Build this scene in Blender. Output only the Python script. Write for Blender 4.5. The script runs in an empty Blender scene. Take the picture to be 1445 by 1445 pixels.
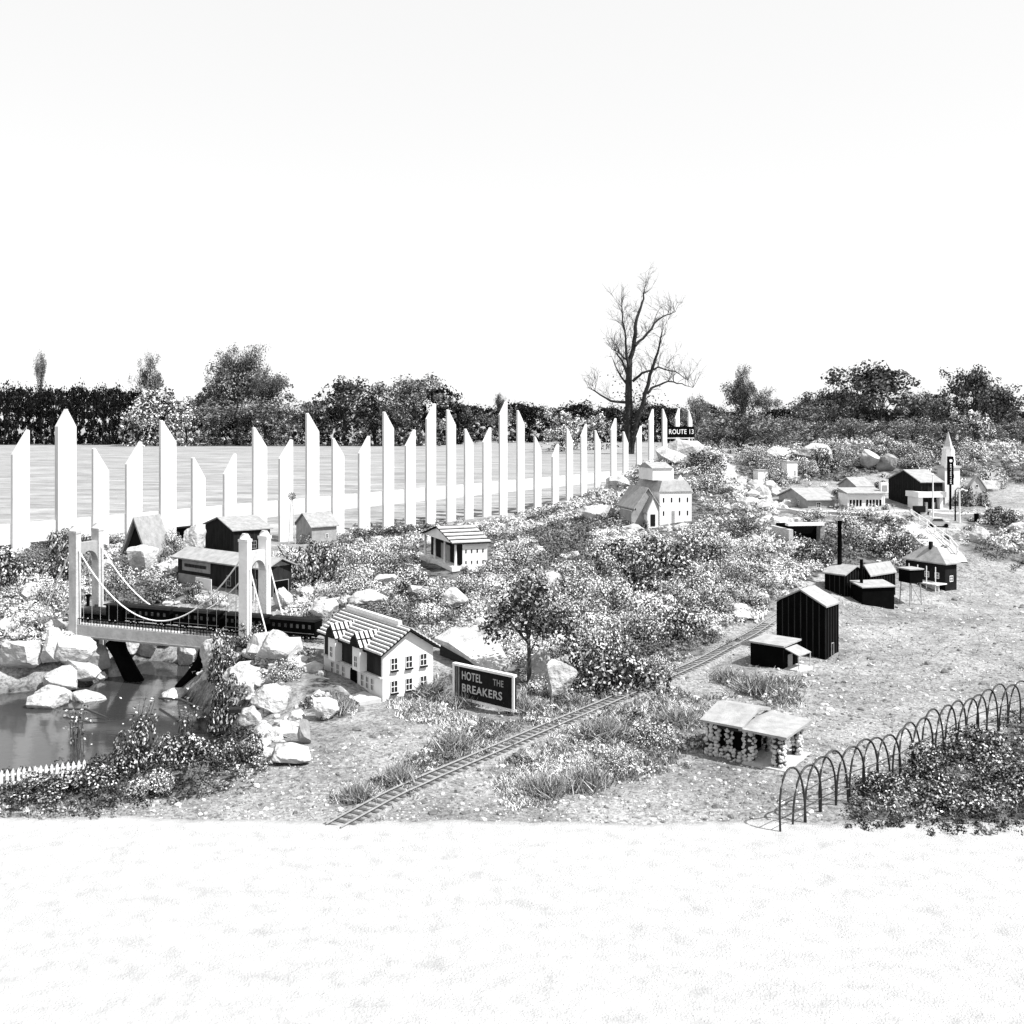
import bpy, math, random
import numpy as np
R = math.radians
F = 1437.0; HZ = 600.0; CX = 722.5; EYE = 1.7
SC = bpy.context.scene
COL = SC.collection
rng = np.random.default_rng(7)
random.seed(7)

# ------------------------------------------------------------------ measuring helpers
def W(px, py, Y):
    """point seen at photo pixel (px,py) at distance Y"""
    return np.array([(px-CX)*Y/F, Y, EYE-(py-HZ)*Y/F])
def P(px, py, z):
    Y = F*(EYE-z)/(py-HZ)
    return np.array([(px-CX)*Y/F, Y, z])

# ------------------------------------------------------------------ noise
def _hash(ix, iy, s):
    h = (ix*374761393 + iy*668265263 + s*1442695041) & 0xffffffff
    h = ((h ^ (h >> 13))*1274126177) & 0xffffffff
    return ((h ^ (h >> 16)) & 0xffff)/65535.0
def vnoise(x, y, s=0):
    x = np.asarray(x, float); y = np.asarray(y, float)
    ix = np.floor(x).astype(np.int64); iy = np.floor(y).astype(np.int64)
    fx = x-ix; fy = y-iy
    fx = fx*fx*(3-2*fx); fy = fy*fy*(3-2*fy)
    a = _hash(ix, iy, s); b = _hash(ix+1, iy, s); c = _hash(ix, iy+1, s); d = _hash(ix+1, iy+1, s)
    return (a*(1-fx)+b*fx)*(1-fy)+(c*(1-fx)+d*fx)*fy
def fbm(x, y, s=0, o=4):
    t = 0; a = .5; n = 0
    for k in range(o):
        t = t+a*vnoise(x*2**k, y*2**k, s+k); n += a; a *= .5
    return t/n
def sstep(a, b, x):
    t = np.clip((x-a)/(b-a), 0, 1); return t*t*(3-2*t)

# ------------------------------------------------------------------ terrain
cp = []
def c_(px, Y, z): cp.append(((px-CX)*Y/F, Y, z))
def cw(x, y, z): cp.append((x, y, z))
for x in (-7, -4, -2, 0, 2, 4, 7):
    cw(x, 0.5, 0); cw(x, 3.2, 0)
for x in (-1.2, 0, 1.5, 3.2, 5): cw(x, 4.5, 0)
cw(-2.4, 4.6, 0); cw(-4, 4.5, 0); cw(-6, 4.5, 0)
for a in [(600,5.68,0),(540,6.26,0),(455,7.0,.04),(700,5.3,0),(840,6.1,0),(980,7.18,0),(1050,8.2,.02),(1100,5.1,0),(1000,5.6,0),
          (1164,7.42,0),(1060,7.18,0),(1262,9.5,.02),(1340,10,.03),(1390,10.4,.09),(1300,7.5,0),(1250,6,0),(1400,6.5,0),(1450,8.5,.04),
          (1520,10.5,.12),
          (1110,13,.63),(1180,13,.63),(1250,13,.63),(1320,13,.6),(1385,12.6,.57),(1100,15,.78),(1460,12.8,.6),
          (1130,10.2,.28),(1130,11.5,.42),(1190,10.6,.27),(1250,11.3,.36),(1230,10.5,.2),(1330,11.5,.42),(1365,10.8,.3),(1430,11.5,.4),
          (1060,18,1.2),(1150,18,1.35),(1250,18.5,1.38),(1390,18,1.32),(1480,18,1.3),(1110,15.2,.88),(1230,15.5,.85),(1320,15.5,.8),(1390,15.5,.8),
          (1060,21,.9),(1200,22,.9),(1400,22,.9),(1150,27,.1),(1300,27,.1),(1450,27,.1),
          (930,12.5,.48),(860,14,.68),(925,16,1.09),(985,17,1.28),(1030,17,1.22),(895,13.2,.56),(970,13,.56),
          (985,20,.95),(960,23.5,.25),(900,20,.45),(1030,24,.3),(930,27.5,0),(820,19.5,.03),(1020,28,0),
          (1055,13.5,.57),(1090,10.5,.24),(850,9.8,.34),(950,9.9,.32),(950,8.6,.2),(850,8,.14),(760,10,.31),(900,11,.42),(1000,11.3,.46),
          (1030,8.9,.14),(1000,8.2,.07),(800,6.5,0),(700,7.9,.06),(760,8.7,.2),(640,10,.25),(690,12.2,.27),(770,14,.36),(770,16.5,.15),
          (560,9.2,.18),(560,12,.17),(500,10,.22),(620,14,.12),(600,17.3,0),(700,19.2,0),(548,16.4,0),(443,15,.02),(340,13.9,.1),(235,12.9,.17),
          (95,11.7,.3),(0,11,.32),(-100,10.5,.32),
          (400,10.2,.22),(330,9.2,.15),(340,11.3,.24),(460,8.6,.15),(430,11.8,.2),(200,10.5,.22),(240,9.6,.14),(100,10.5,.24),(60,12,.3),(120,9.3,.1),
          (60,8.3,.06),(100,8.0,.03),(0,8.2,.05),(-90,8.4,.05),(370,7.35,.09),(390,7.7,.1),(450,7.75,.1),(350,7.0,.05),(320,7.5,.06),
          (230,9.0,.0),(160,8.9,-.02),(200,8.55,-.36),(170,8.1,-.45),(250,8.2,-.42),(150,7.6,-.45),(290,7.9,-.16),
          (60,7.2,-.42),(150,6.7,-.55),(230,7.3,-.55),(280,6.9,-.45),(310,6.4,-.42),(200,6.2,-.5),(100,6.3,-.5),(0,6.6,-.5),(-100,6.8,-.45),(-60,5.9,-.4),
          (50,7.7,-.28),(345,6.6,-.08),(385,6.3,0),(340,5.85,-.1),(250,5.6,-.12),(150,5.55,-.14),(60,5.6,-.2),(-40,5.4,-.2),
          (400,5.5,0),(300,5.15,0),(150,5.0,0),(50,4.9,-.02),(440,6.0,0)]:
    c_(*a)
for x in (-13, -9.5): 
    for y in (1, 8, 14, 22, 30): cw(x, y, .0)
for x in (14, 18):
    for y in (1, 8, 24, 30): cw(x, y, 0)
cw(12.5, 13, .5); cw(12.5, 18, .9); cw(15, 15, .3)
for x in (-6, -2, 2, 6, 10): cw(x, 31, 0)
for x, y in ((-6,15),(-6,20),(-3,24),(1,26),(-1,20),(-4,17)): cw(x, y, 0)
CP = np.array(cp)
def _k(r): return r
_A = _k(np.sqrt(((CP[:, None, :2]-CP[None, :, :2])**2).sum(-1)+.02))
_n = len(CP)
_M = np.zeros((_n+3, _n+3)); _M[:_n, :_n] = _A-np.eye(_n)*.02
_M[:_n, _n] = 1; _M[:_n, _n+1:] = CP[:, :2]; _M[_n, :_n] = 1; _M[_n+1:, :_n] = CP[:, :2].T
_w = np.linalg.solve(_M, np.concatenate([CP[:, 2], np.zeros(3)]))
def base_z(x, y):
    x = np.asarray(x, float); y = np.asarray(y, float)
    sh = x.shape; x = x.ravel(); y = y.ravel(); out = np.zeros(len(x))
    inside = (x > -13) & (x < 18) & (y > .5) & (y < 31)
    for s in range(0, len(x), 20000):
        sl = slice(s, s+20000)
        m = inside[sl]
        if not m.any(): continue
        xs = x[sl][m]; ys = y[sl][m]
        r = _k(np.sqrt((xs[:, None]-CP[:, 0])**2+(ys[:, None]-CP[:, 1])**2+.02))
        z = r@_w[:_n]+_w[_n]+xs*_w[_n+1]+ys*_w[_n+2]
        fade = sstep(-13, -10, xs)*(1-sstep(15, 18, xs))*sstep(.5, 2.5, ys)*(1-sstep(28.5, 31, ys))
        t = np.zeros(m.sum()); t = z*fade
        o = out[sl]; o[m] = t; out[sl] = o
    return out.reshape(sh)
def rough(x, y):
    near = (y > 4.3)&(y < 30)
    a = (fbm(x*2.2, y*2.2, 3)-.5)*.05*sstep(4.4, 7, y)*(1-sstep(20, 26, y)) + (fbm(x*9, y*9, 9, 3)-.5)*.016*near
    return a
def gz(x, y):
    return base_z(x, y)+rough(np.asarray(x, float), np.asarray(y, float))
def ground(x, y): return float(gz(np.array([x]), np.array([y]))[0])
def G(px, py):
    Ys = np.exp(np.linspace(math.log(2.0), math.log(90), 1500))
    xs = (px-CX)*Ys/F
    z = gz(xs, Ys); ray = EYE-(py-HZ)*Ys/F
    k = np.argmax(ray <= z)
    if k == 0: k = 1
    a = ray[k-1]-z[k-1]; b = ray[k]-z[k]; t = a/(a-b) if a != b else 0
    Y = Ys[k-1]+(Ys[k]-Ys[k-1])*t
    return np.array([(px-CX)*Y/F, Y, ground((px-CX)*Y/F, Y)])

# ------------------------------------------------------------------ materials (monochrome)
MATS = {}
def mat(name, c, var=.25, scale=8, rough_=.8, bump=0, bscale=None, spec=.3, attr=None, metal=0, stretch=None):
    m = bpy.data.materials.new(name); m.use_nodes = True
    nt = m.node_tree; N = nt.nodes; L = nt.links
    b = N['Principled BSDF']; b.inputs['Roughness'].default_value = rough_
    b.inputs['Specular IOR Level'].default_value = spec; b.inputs['Metallic'].default_value = metal
    tc = N.new('ShaderNodeTexCoord'); src = tc.outputs['Object']
    if stretch:
        mp = N.new('ShaderNodeMapping'); mp.inputs['Scale'].default_value = stretch
        L.new(src, mp.inputs['Vector']); src = mp.outputs['Vector']
    n1 = N.new('ShaderNodeTexNoise'); n1.inputs['Scale'].default_value = scale; n1.inputs['Detail'].default_value = 6
    n1.inputs['Roughness'].default_value = .65
    L.new(src, n1.inputs['Vector'])
    mr = N.new('ShaderNodeMapRange'); mr.inputs['From Min'].default_value = .3; mr.inputs['From Max'].default_value = .7
    mr.inputs['To Min'].default_value = c*(1-var); mr.inputs['To Max'].default_value = min(.9, c*(1+var))
    L.new(n1.outputs['Fac'], mr.inputs['Value'])
    out = mr.outputs['Result']
    if attr:
        at = N.new('ShaderNodeAttribute'); at.attribute_name = attr
        mu = N.new('ShaderNodeMath'); mu.operation = 'MULTIPLY'
        L.new(out, mu.inputs[0]); L.new(at.outputs['Fac'], mu.inputs[1]); out = mu.outputs[0]
    cb = N.new('ShaderNodeCombineColor')
    for i in range(3): L.new(out, cb.inputs[i])
    L.new(cb.outputs[0], b.inputs['Base Color'])
    if bump:
        n2 = N.new('ShaderNodeTexNoise'); n2.inputs['Scale'].default_value = bscale or scale*3; n2.inputs['Detail'].default_value = 5
        L.new(src, n2.inputs['Vector'])
        bp = N.new('ShaderNodeBump'); bp.inputs['Strength'].default_value = bump; bp.inputs['Distance'].default_value = .02 if bump > .9 else .01
        L.new(n2.outputs['Fac'], bp.inputs['Height']); L.new(bp.outputs['Normal'], b.inputs['Normal'])
    MATS[name] = m
    return m
mat('white_paint', .68, .10, 6, .6, .15, 60)
mat('fence_paint', .55, .16, 6, .7, .3, 40, stretch=(1, 1, .15))
mat('weathered_white', .42, .22, 14, .8, .3, 70)
mat('grey_paint', .26, .25, 12, .8, .2, 60)
mat('light_roof', .27, .25, 16, .85, .3, 120)
mat('grey_roof', .24, .28, 20, .9, .4, 120)
mat('tile_light', .46, .22, 30, .8)
mat('dark', .012, .35, 14, .85, .2, 80, spec=.05)
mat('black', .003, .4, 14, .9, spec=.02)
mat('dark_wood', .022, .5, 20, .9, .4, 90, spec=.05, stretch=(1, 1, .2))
mat('mid_wood', .12, .4, 20, .85, .4, 90)
mat('black_metal', .012, .4, 30, .45, spec=.5)
mat('glass', .02, .3, 3, .15, spec=.6)
mat('rock', .40, .38, 7, .95, 1.0, 26, spec=.1)
mat('dark_rock', .22, .45, 5, .9, .8, 22)
mat('pebble', .46, .38, 9, .85, .4, 60)
mat('mortar', .02, .4, 30, .95)
mat('concrete', .42, .22, 7, .9, .3, 60)
mat('leaf', .36, .25, 3, .7, attr='tone', spec=.15)
mat('far_leaf', .10, .25, .6, .8, attr='tone', spec=.03)
mat('bark', .05, .4, 20, .95, .5, 30)
mat('far_bark', .025, .4, 1, .95)
mat('rail_steel', .18, .3, 40, .5, spec=.5)
mat('sleeper', .07, .5, 30, .9)

# ------------------------------------------------------------------ mesh builder
class MB:
    def __init__(s): s.v = []; s.f = []; s.mi = []; s.cur = 0
    def quad(s, pts):
        n = len(s.v); s.v += [tuple(map(float, p)) for p in pts]; s.f.append(tuple(range(n, n+len(pts)))); s.mi.append(s.cur); return s
    def box(s, x0, x1, y0, y1, z0, z1):
        if x0 > x1: x0, x1 = x1, x0
        if y0 > y1: y0, y1 = y1, y0
        n = len(s.v)
        s.v += [(x0,y0,z0),(x1,y0,z0),(x1,y1,z0),(x0,y1,z0),(x0,y0,z1),(x1,y0,z1),(x1,y1,z1),(x0,y1,z1)]
        for f in ((0,3,2,1),(4,5,6,7),(0,1,5,4),(1,2,6,5),(2,3,7,6),(3,0,4,7)):
            s.f.append(tuple(n+i for i in f)); s.mi.append(s.cur)
        return s
    def prism(s, poly, d):
        """poly: 3D points, d: extrusion vector"""
        n = len(s.v); k = len(poly); d = np.array(d, float)
        s.v += [tuple(map(float, p)) for p in poly]+[tuple(np.array(p, float)+d) for p in poly]
        s.f.append(tuple(n+i for i in range(k))[::-1]); s.mi.append(s.cur)
        s.f.append(tuple(n+k+i for i in range(k))); s.mi.append(s.cur)
        for i in range(k):
            j = (i+1) % k; s.f.append((n+i, n+j, n+k+j, n+k+i)); s.mi.append(s.cur)
        return s
    def tube(s, pts, rad, seg=6, cap=True):
        pts = [np.array(p, float) for p in pts]; m = len(pts)
        if not hasattr(rad, '__len__'): rad = [rad]*m
        n0 = len(s.v)
        for i, p in enumerate(pts):
            t = pts[min(i+1, m-1)]-pts[max(i-1, 0)]; t = t/(np.linalg.norm(t)+1e-9)
            a = np.array([0, 0, 1.]) if abs(t[2]) < .9 else np.array([1., 0, 0])
            u = np.cross(t, a); u /= np.linalg.norm(u); w = np.cross(t, u)
            for k in range(seg):
                an = 2*math.pi*k/seg
                s.v.append(tuple(p+rad[i]*(u*math.cos(an)+w*math.sin(an))))
        for i in range(m-1):
            for k in range(seg):
                k2 = (k+1) % seg
                s.f.append((n0+i*seg+k, n0+i*seg+k2, n0+(i+1)*seg+k2, n0+(i+1)*seg+k)); s.mi.append(s.cur)
        if cap:
            s.f.append(tuple(n0+k for k in range(seg))); s.mi.append(s.cur)
            s.f.append(tuple(n0+(m-1)*seg+k for k in range(seg))[::-1]); s.mi.append(s.cur)
        return s
    def rock(s, c, size, seed, sub=1, jag=.22, flat=None):
        v, f = ico(sub); r = np.random.default_rng(seed)
        v = v.copy(); off = r.uniform(0, 50)
        d = 1+jag*(2*fbm(v[:, 0]*1.3+off+v[:, 2], v[:, 1]*1.3+off-v[:, 2]*.7, seed % 97, 3)-1)*1.6
        v = v*d[:, None]
        for _ in range(16 if sub > 1 else 3):
            nn = r.normal(size=3); nn /= np.linalg.norm(nn); h = r.uniform(.5, .82)
            dd = v@nn; over = dd > h; v[over] -= np.outer(dd[over]-h, nn)*(1.0 if sub > 1 else .9)
        if sub > 1: v += (v/np.linalg.norm(v, axis=1)[:, None])*((fbm(v[:, 0]*7+off, v[:, 1]*7+v[:, 2]*5, 5, 3)-.5)*.10)[:, None]
        v = v*np.array(size)
        if flat is not None: v[:, 2] = np.maximum(v[:, 2], -flat)
        an = r.uniform(0, 6.28) if size[0] == size[1] else r.uniform(-.3, .3)
        ca, sa = math.cos(an), math.sin(an)
        v = np.stack([v[:, 0]*ca-v[:, 1]*sa, v[:, 0]*sa+v[:, 1]*ca, v[:, 2]], 1)+np.array(c)
        n = len(s.v); s.v += [tuple(p) for p in v]; s.f += [tuple(n+i for i in t) for t in f]; s.mi += [s.cur]*len(f)
        return s
    def build(s, name, mats, parent=None, smooth=False):
        me = bpy.data.meshes.new(name); me.from_pydata(s.v, [], s.f)
        if isinstance(mats, str): mats = [mats]
        for m in mats: me.materials.append(MATS[m])
        me.polygons.foreach_set('material_index', s.mi)
        if smooth: me.polygons.foreach_set('use_smooth', [True]*len(s.f))
        me.update()
        o = bpy.data.objects.new(name, me); COL.objects.link(o)
        if parent: o.parent = parent
        return o
_ico = {}
def ico(sub):
    if sub in _ico: return _ico[sub]
    t = (1+5**.5)/2
    v = [(-1,t,0),(1,t,0),(-1,-t,0),(1,-t,0),(0,-1,t),(0,1,t),(0,-1,-t),(0,1,-t),(t,0,-1),(t,0,1),(-t,0,-1),(-t,0,1)]
    f = [(0,11,5),(0,5,1),(0,1,7),(0,7,10),(0,10,11),(1,5,9),(5,11,4),(11,10,2),(10,7,6),(7,1,8),(3,9,4),(3,4,2),(3,2,6),(3,6,8),(3,8,9),(4,9,5),(2,4,11),(6,2,10),(8,6,7),(9,8,1)]
    v = [np.array(p, float)/np.linalg.norm(p) for p in v]
    for _ in range(sub):
        cache = {}; nf = []
        def mid(a, b):
            k = (min(a, b), max(a, b))
            if k not in cache:
                m = v[a]+v[b]; v.append(m/np.linalg.norm(m)); cache[k] = len(v)-1
            return cache[k]
        for a, b, c in f:
            ab, bc, ca = mid(a, b), mid(b, c), mid(c, a)
            nf += [(a,ab,ca),(b,bc,ab),(c,ca,bc),(ab,bc,ca)]
        f = nf
    _ico[sub] = (np.array(v), f)
    return _ico[sub]

def tag(o, label=None, cat=None, group=None, kind=None):
    if label: o['label'] = label
    if cat: o['category'] = cat
    if group: o['group'] = group
    if kind: o['kind'] = kind
    return o
def thing(name, label, cat, loc=(0, 0, 0), rz=0, group=None):
    o = bpy.data.objects.new(name, None); COL.objects.link(o)
    o.location = [float(c) for c in loc]; o.rotation_euler = (0, 0, rz); o.empty_display_size = .1
    return tag(o, label, cat, group)
def dup(root, loc, rz=0, sc=(1, 1, 1), label=None):
    r = root.copy(); COL.objects.link(r); r.location = [float(c) for c in loc]; r.rotation_euler = (0, 0, rz); r.scale = sc
    if label: r['label'] = label
    for ch in list(root.children):
        c = ch.copy(); COL.objects.link(c); c.parent = r
        for g in list(ch.children):
            d = g.copy(); COL.objects.link(d); d.parent = c
    return r

# ------------------------------------------------------------------ leaves
def leaves_mesh(name, pts, size, mats, tone=None, up=.35, aspect=.55, blade=False, lean=.35, out=None):
    """many small leaf faces as one mesh; pts (n,3), size (n,)"""
    n = len(pts); r = np.random.default_rng(n+3)
    size = np.broadcast_to(size, (n,))
    if tone is None: tone = r.uniform(.5, 1.4, n)
    if blade:
        d = r.normal(size=(n, 3))*lean; d[:, 2] = 1; d /= np.linalg.norm(d, axis=1)[:, None]
        s_ = np.cross(d, r.normal(size=(n, 3))); s_ /= np.linalg.norm(s_, axis=1)[:, None]
        L = size[:, None]; w = L*aspect*.5
        a = pts-s_*w; b = pts+s_*w; c = pts+d*L
        v = np.stack([a, b, c], 1).reshape(-1, 3); k = 3
    else:
        nrm = r.normal(size=(n, 3)); nrm[:, 2] += up*2
        if out is not None: nrm = out*2.4+r.normal(size=(n, 3))*.75
        nrm = nrm; nrm /= np.linalg.norm(nrm, axis=1)[:, None]
        d = np.cross(nrm, r.normal(size=(n, 3))); d /= np.linalg.norm(d, axis=1)[:, None]
        s_ = np.cross(nrm, d); L = size[:, None]*.5; w = L*aspect
        v = np.stack([pts-d*L, pts+s_*w, pts+d*L, pts-s_*w], 1).reshape(-1, 3); k = 4
    me = bpy.data.meshes.new(name)
    me.vertices.add(len(v)); me.vertices.foreach_set('co', v.ravel().astype(np.float32))
    me.loops.add(len(v)); me.loops.foreach_set('vertex_index', np.arange(len(v), dtype=np.int32))
    me.polygons.add(n); me.polygons.foreach_set('loop_start', np.arange(0, len(v), k, dtype=np.int32))
    me.polygons.foreach_set('loop_total', np.full(n, k, dtype=np.int32))
    at = me.attributes.new('tone', 'FLOAT', 'POINT'); at.data.foreach_set('value', np.repeat(tone, k).astype(np.float32))
    if isinstance(mats, str): mats = [mats]
    for m in mats: me.materials.append(MATS[m])
    me.update(); me.validate()
    return me
def leaves_obj(name, pts, size, mats, parent=None, **kw):
    o = bpy.data.objects.new(name, leaves_mesh(name, pts, size, mats, **kw)); COL.objects.link(o)
    if parent: o.parent = parent
    return o
def proj(x, y, z): return CX+F*x/y, HZ+F*(EYE-z)/y
def inpoly(px, py, poly):
    c = np.zeros(px.shape, bool); n = len(poly); j = n-1
    for i in range(n):
        xi, yi = poly[i]; xj, yj = poly[j]
        if yi != yj:
            m = ((yi > py) != (yj > py)) & (px < (xj-xi)*(py-yi)/(yj-yi)+xi)
            c ^= m
        j = i
    return c
def scatter_pts(polys, n, ybox, seed=1, power=2.0):
    """n ground points inside regions, thinner with distance"""
    r = np.random.default_rng(seed); out = []; tot = 0
    y0, y1 = ybox
    for _ in range(400):
        m = 60000
        Y = 1/(1/y0-r.uniform(0, 1, m)*(1/y0-1/y1))
        px = r.uniform(-160, 1600, m)
        x = (px-CX)*Y/F; z = gz(x, Y); py = HZ+F*(EYE-z)/Y
        ok = np.zeros(m, bool); sc_ = 8/Y
        px = px+((fbm(x*3, Y*3, 71)-.5)*90+(fbm(x*14, Y*14, 72)-.5)*40)*sc_**.5+r.normal(size=m)*7; py = py+((fbm(x*3, Y*3, 73)-.5)*45+(fbm(x*14, Y*14, 74)-.5)*24)*sc_**.5+r.normal(size=m)*4
        for p in polys: ok |= inpoly(px, py, p)
        out.append(np.stack([x, Y, z], 1)[ok]); tot += ok.sum()
        if tot >= n: break
    o = np.concatenate(out)
    return o[:n]

# ================================================================== WORLD
cam_d = bpy.data.cameras.new('camera'); cam = bpy.data.objects.new('camera', cam_d); COL.objects.link(cam)
cam.location = (0, 0, EYE); cam.rotation_euler = (R(90), 0, 0)
cam_d.sensor_width = 36; cam_d.lens = 36*F/1445; cam_d.shift_y = -(CX-HZ)/1445; cam_d.clip_end = 3000; cam_d.clip_start = .05
SC.camera = cam
SUN_EL = 54; SUN_AZ = -24      # azimuth measured from +X towards +Y
sdir = np.array([math.cos(R(SUN_EL))*math.cos(R(SUN_AZ)), math.cos(R(SUN_EL))*math.sin(R(SUN_AZ)), math.sin(R(SUN_EL))])
wd = bpy.data.worlds.new('World'); SC.world = wd; wd.use_nodes = True
nt = wd.node_tree; nt.nodes.clear()
sky = nt.nodes.new('ShaderNodeTexSky'); sky.sky_type = 'NISHITA'; sky.sun_disc = False
sky.sun_elevation = R(SUN_EL); sky.sun_rotation = R(90-SUN_AZ); sky.dust_density = 1.0; sky.altitude = 0
bw = nt.nodes.new('ShaderNodeRGBToBW'); bg = nt.nodes.new('ShaderNodeBackground'); wo = nt.nodes.new('ShaderNodeOutputWorld')
hz_ = nt.nodes.new('ShaderNodeMath'); hz_.operation = 'MULTIPLY_ADD'; hz_.inputs[1].default_value = .35; hz_.inputs[2].default_value = 4.5   # bright hazy veil over the blue
nt.links.new(sky.outputs[0], bw.inputs[0]); nt.links.new(bw.outputs[0], hz_.inputs[0]); nt.links.new(hz_.outputs[0], bg.inputs['Color']); nt.links.new(bg.outputs[0], wo.inputs[0])
bg.inputs['Strength'].default_value = .10
sl = bpy.data.lights.new('sun', 'SUN'); sl.energy = 5.0; sl.angle = R(.5); sl.color = (1, 1, 1)
so = bpy.data.objects.new('sun', sl); COL.objects.link(so)
from mathutils import Vector
so.rotation_euler = Vector(sdir).to_track_quat('Z', 'Y').to_euler()
so.location = (10, 0, 20)
vs = SC.view_settings; vs.view_transform = 'Standard'; vs.look = 'None'; vs.gamma = 1; vs.exposure = .84
SC.cycles.max_bounces = 4; SC.cycles.diffuse_bounces = 2; SC.cycles.glossy_bounces = 2

# ================================================================== GROUND
POLY_VEG = [
    [(690,745),(860,690),(925,645),(1000,630),(1050,690),(1100,760),(1175,800),(1150,815),(1095,835),(1090,858),(1030,885),(990,925),(850,965),(790,980),(740,985),(700,940),(610,905),(560,880),(450,870),(385,860),(420,790),(480,760),(600,745)],
    [(1050,640),(1120,622),(1290,618),(1500,618),(1500,690),(1390,680),(1330,672),(1250,668),(1180,678),(1090,690),(1055,700)],
    [(1165,740),(1240,722),(1290,750),(1300,785),(1280,805),(1180,800),(1110,790),(1110,745)],
    [(-120,750),(240,762),(300,790),(250,840),(240,852),(-120,852)],
    [(430,950),(440,935),(460,960),(520,1000),(470,1010),(440,1000)],
    [(-160,850),(100,850),(110,905),(60,925),(-160,925)],
    [(380,900),(440,900),(450,940),(420,960),(380,950)],
    [(1362,732),(1500,735),(1500,790),(1440,800),(1372,778)],
]
GRASS = [
    [(480,1135),(540,1085),(640,1030),(740,975),(800,985),(880,985),(700,1042),(600,1095),(540,1135)],
    [(690,1085),(790,1030),(930,985),(1010,1000),(985,1050),(920,1085),(800,1120),(740,1140)],
    [(540,990),(640,960),(650,1000),(720,1010),(640,1020),(560,1010)],
    [(1020,960),(1120,955),(1110,1000),(1070,1000),(1040,975)],
]
POND_SHRUB = [
    [(-160,1145),(-160,1100),(110,1095),(150,1040),(215,1050),(260,1055),(300,1045),(340,1040),(390,1080),(300,1120),(120,1145)],
    [(290,1000),(330,960),(300,930),(360,900),(400,910),(330,1020),(350,1050),(300,1050)],
]
DARK_BED = [(1205,1140),(1260,1100),(1310,1075),(1392,1035),(1650,930),(1650,1180),(1215,1172)]
def make_ground():
    xs = np.concatenate([[-900,-500,-300,-200,-140,-100,-70,-50,-38,-30,-24,-19,-16,-14,-12.5,-11.5], np.arange(-10.8, -4.2, .09), np.arange(-4.2, 4.6, .035), np.arange(4.6, 12, .08),
                         [12.5,13.5,15,17,20,25,32,42,60,90,140,220,350,600,900]])
    ys = [-40, -15, -5, 0, 1, 1.8, 2.3]; y = 2.6
    while y < 32: ys.append(y); y *= 1.0052
    while y < 1500: ys.append(y); y *= 1.12
    ys = np.array(ys)
    X, Yg = np.meshgrid(xs, ys); Z = gz(X, Yg)
    v = np.stack([X, Yg, Z], -1).reshape(-1, 3)
    ny, nx = X.shape
    idx = np.arange(ny*nx).reshape(ny, nx)
    f = np.stack([idx[:-1, :-1], idx[:-1, 1:], idx[1:, 1:], idx[1:, :-1]], -1).reshape(-1, 4)
    me = bpy.data.meshes.new('ground')
    me.vertices.add(len(v)); me.vertices.foreach_set('co', v.ravel().astype(np.float32))
    me.loops.add(f.size); me.loops.foreach_set('vertex_index', f.ravel().astype(np.int32))
    me.polygons.add(len(f)); me.polygons.foreach_set('loop_start', np.arange(0, f.size, 4, dtype=np.int32))
    me.polygons.foreach_set('loop_total', np.full(len(f), 4, dtype=np.int32))
    me.polygons.foreach_set('use_smooth', np.ones(len(f), bool))
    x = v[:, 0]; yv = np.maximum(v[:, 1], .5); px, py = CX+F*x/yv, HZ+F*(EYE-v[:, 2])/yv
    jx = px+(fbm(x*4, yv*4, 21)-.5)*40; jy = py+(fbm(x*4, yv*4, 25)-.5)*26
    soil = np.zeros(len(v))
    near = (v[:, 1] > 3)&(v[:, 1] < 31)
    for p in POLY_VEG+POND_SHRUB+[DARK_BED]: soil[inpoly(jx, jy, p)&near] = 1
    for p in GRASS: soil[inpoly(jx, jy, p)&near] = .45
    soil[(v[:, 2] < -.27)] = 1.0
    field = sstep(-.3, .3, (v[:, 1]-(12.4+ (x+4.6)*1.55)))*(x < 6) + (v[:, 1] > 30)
    for nm, a in (('soil', soil), ('field', np.clip(field, 0, 1))):
        at = me.attributes.new(nm, 'FLOAT', 'POINT'); at.data.foreach_set('value', a.astype(np.float32))
    me.update(); me.validate()
    m = bpy.data.materials.new('ground_earth'); m.use_nodes = True; nt = m.node_tree; N = nt.nodes; L = nt.links
    b = N['Principled BSDF']; b.inputs['Roughness'].default_value = .95; b.inputs['Specular IOR Level'].default_value = .1
    geo = N.new('ShaderNodeNewGeometry')
    def noise(s, d=6, r=.65, vec=None):
        n = N.new('ShaderNodeTexNoise'); n.inputs['Scale'].default_value = s; n.inputs['Detail'].default_value = d; n.inputs['Roughness'].default_value = r
        L.new(vec or geo.outputs['Position'], n.inputs['Vector']); return n.outputs['Fac']
    def mr(v_, a, b_, c, d):
        n = N.new('ShaderNodeMapRange'); L.new(v_, n.inputs['Value'])
        for k, q in zip(('From Min','From Max','To Min','To Max'), (a, b_, c, d)): n.inputs[k].default_value = q
        return n.outputs['Result']
    def mix(fac, a, b_):
        n = N.new('ShaderNodeMix'); n.data_type = 'FLOAT'
        if isinstance(fac, float): n.inputs[0].default_value = fac
        else: L.new(fac, n.inputs[0])
        for i, q in ((2, a), (3, b_)):
            if isinstance(q, float): n.inputs[i].default_value = q
            else: L.new(q, n.inputs[i])
        return n.outputs[0]
    def mul(a, b_):
        n = N.new('ShaderNodeMath'); n.operation = 'MULTIPLY'; L.new(a, n.inputs[0]); L.new(b_, n.inputs[1]); return n.outputs[0]
    sand = mix(mr(noise(1.3), .35, .65, 0, 1), .17, .32)
    grit = mr(noise(50, 5, .8), .36, .58, .45, 1.2)
    grit2 = mr(noise(20, 6, .8), .38, .50, .5, 1.05)
    grit3 = mr(noise(6, 5, .7), .30, .55, .70, 1.05)
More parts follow.
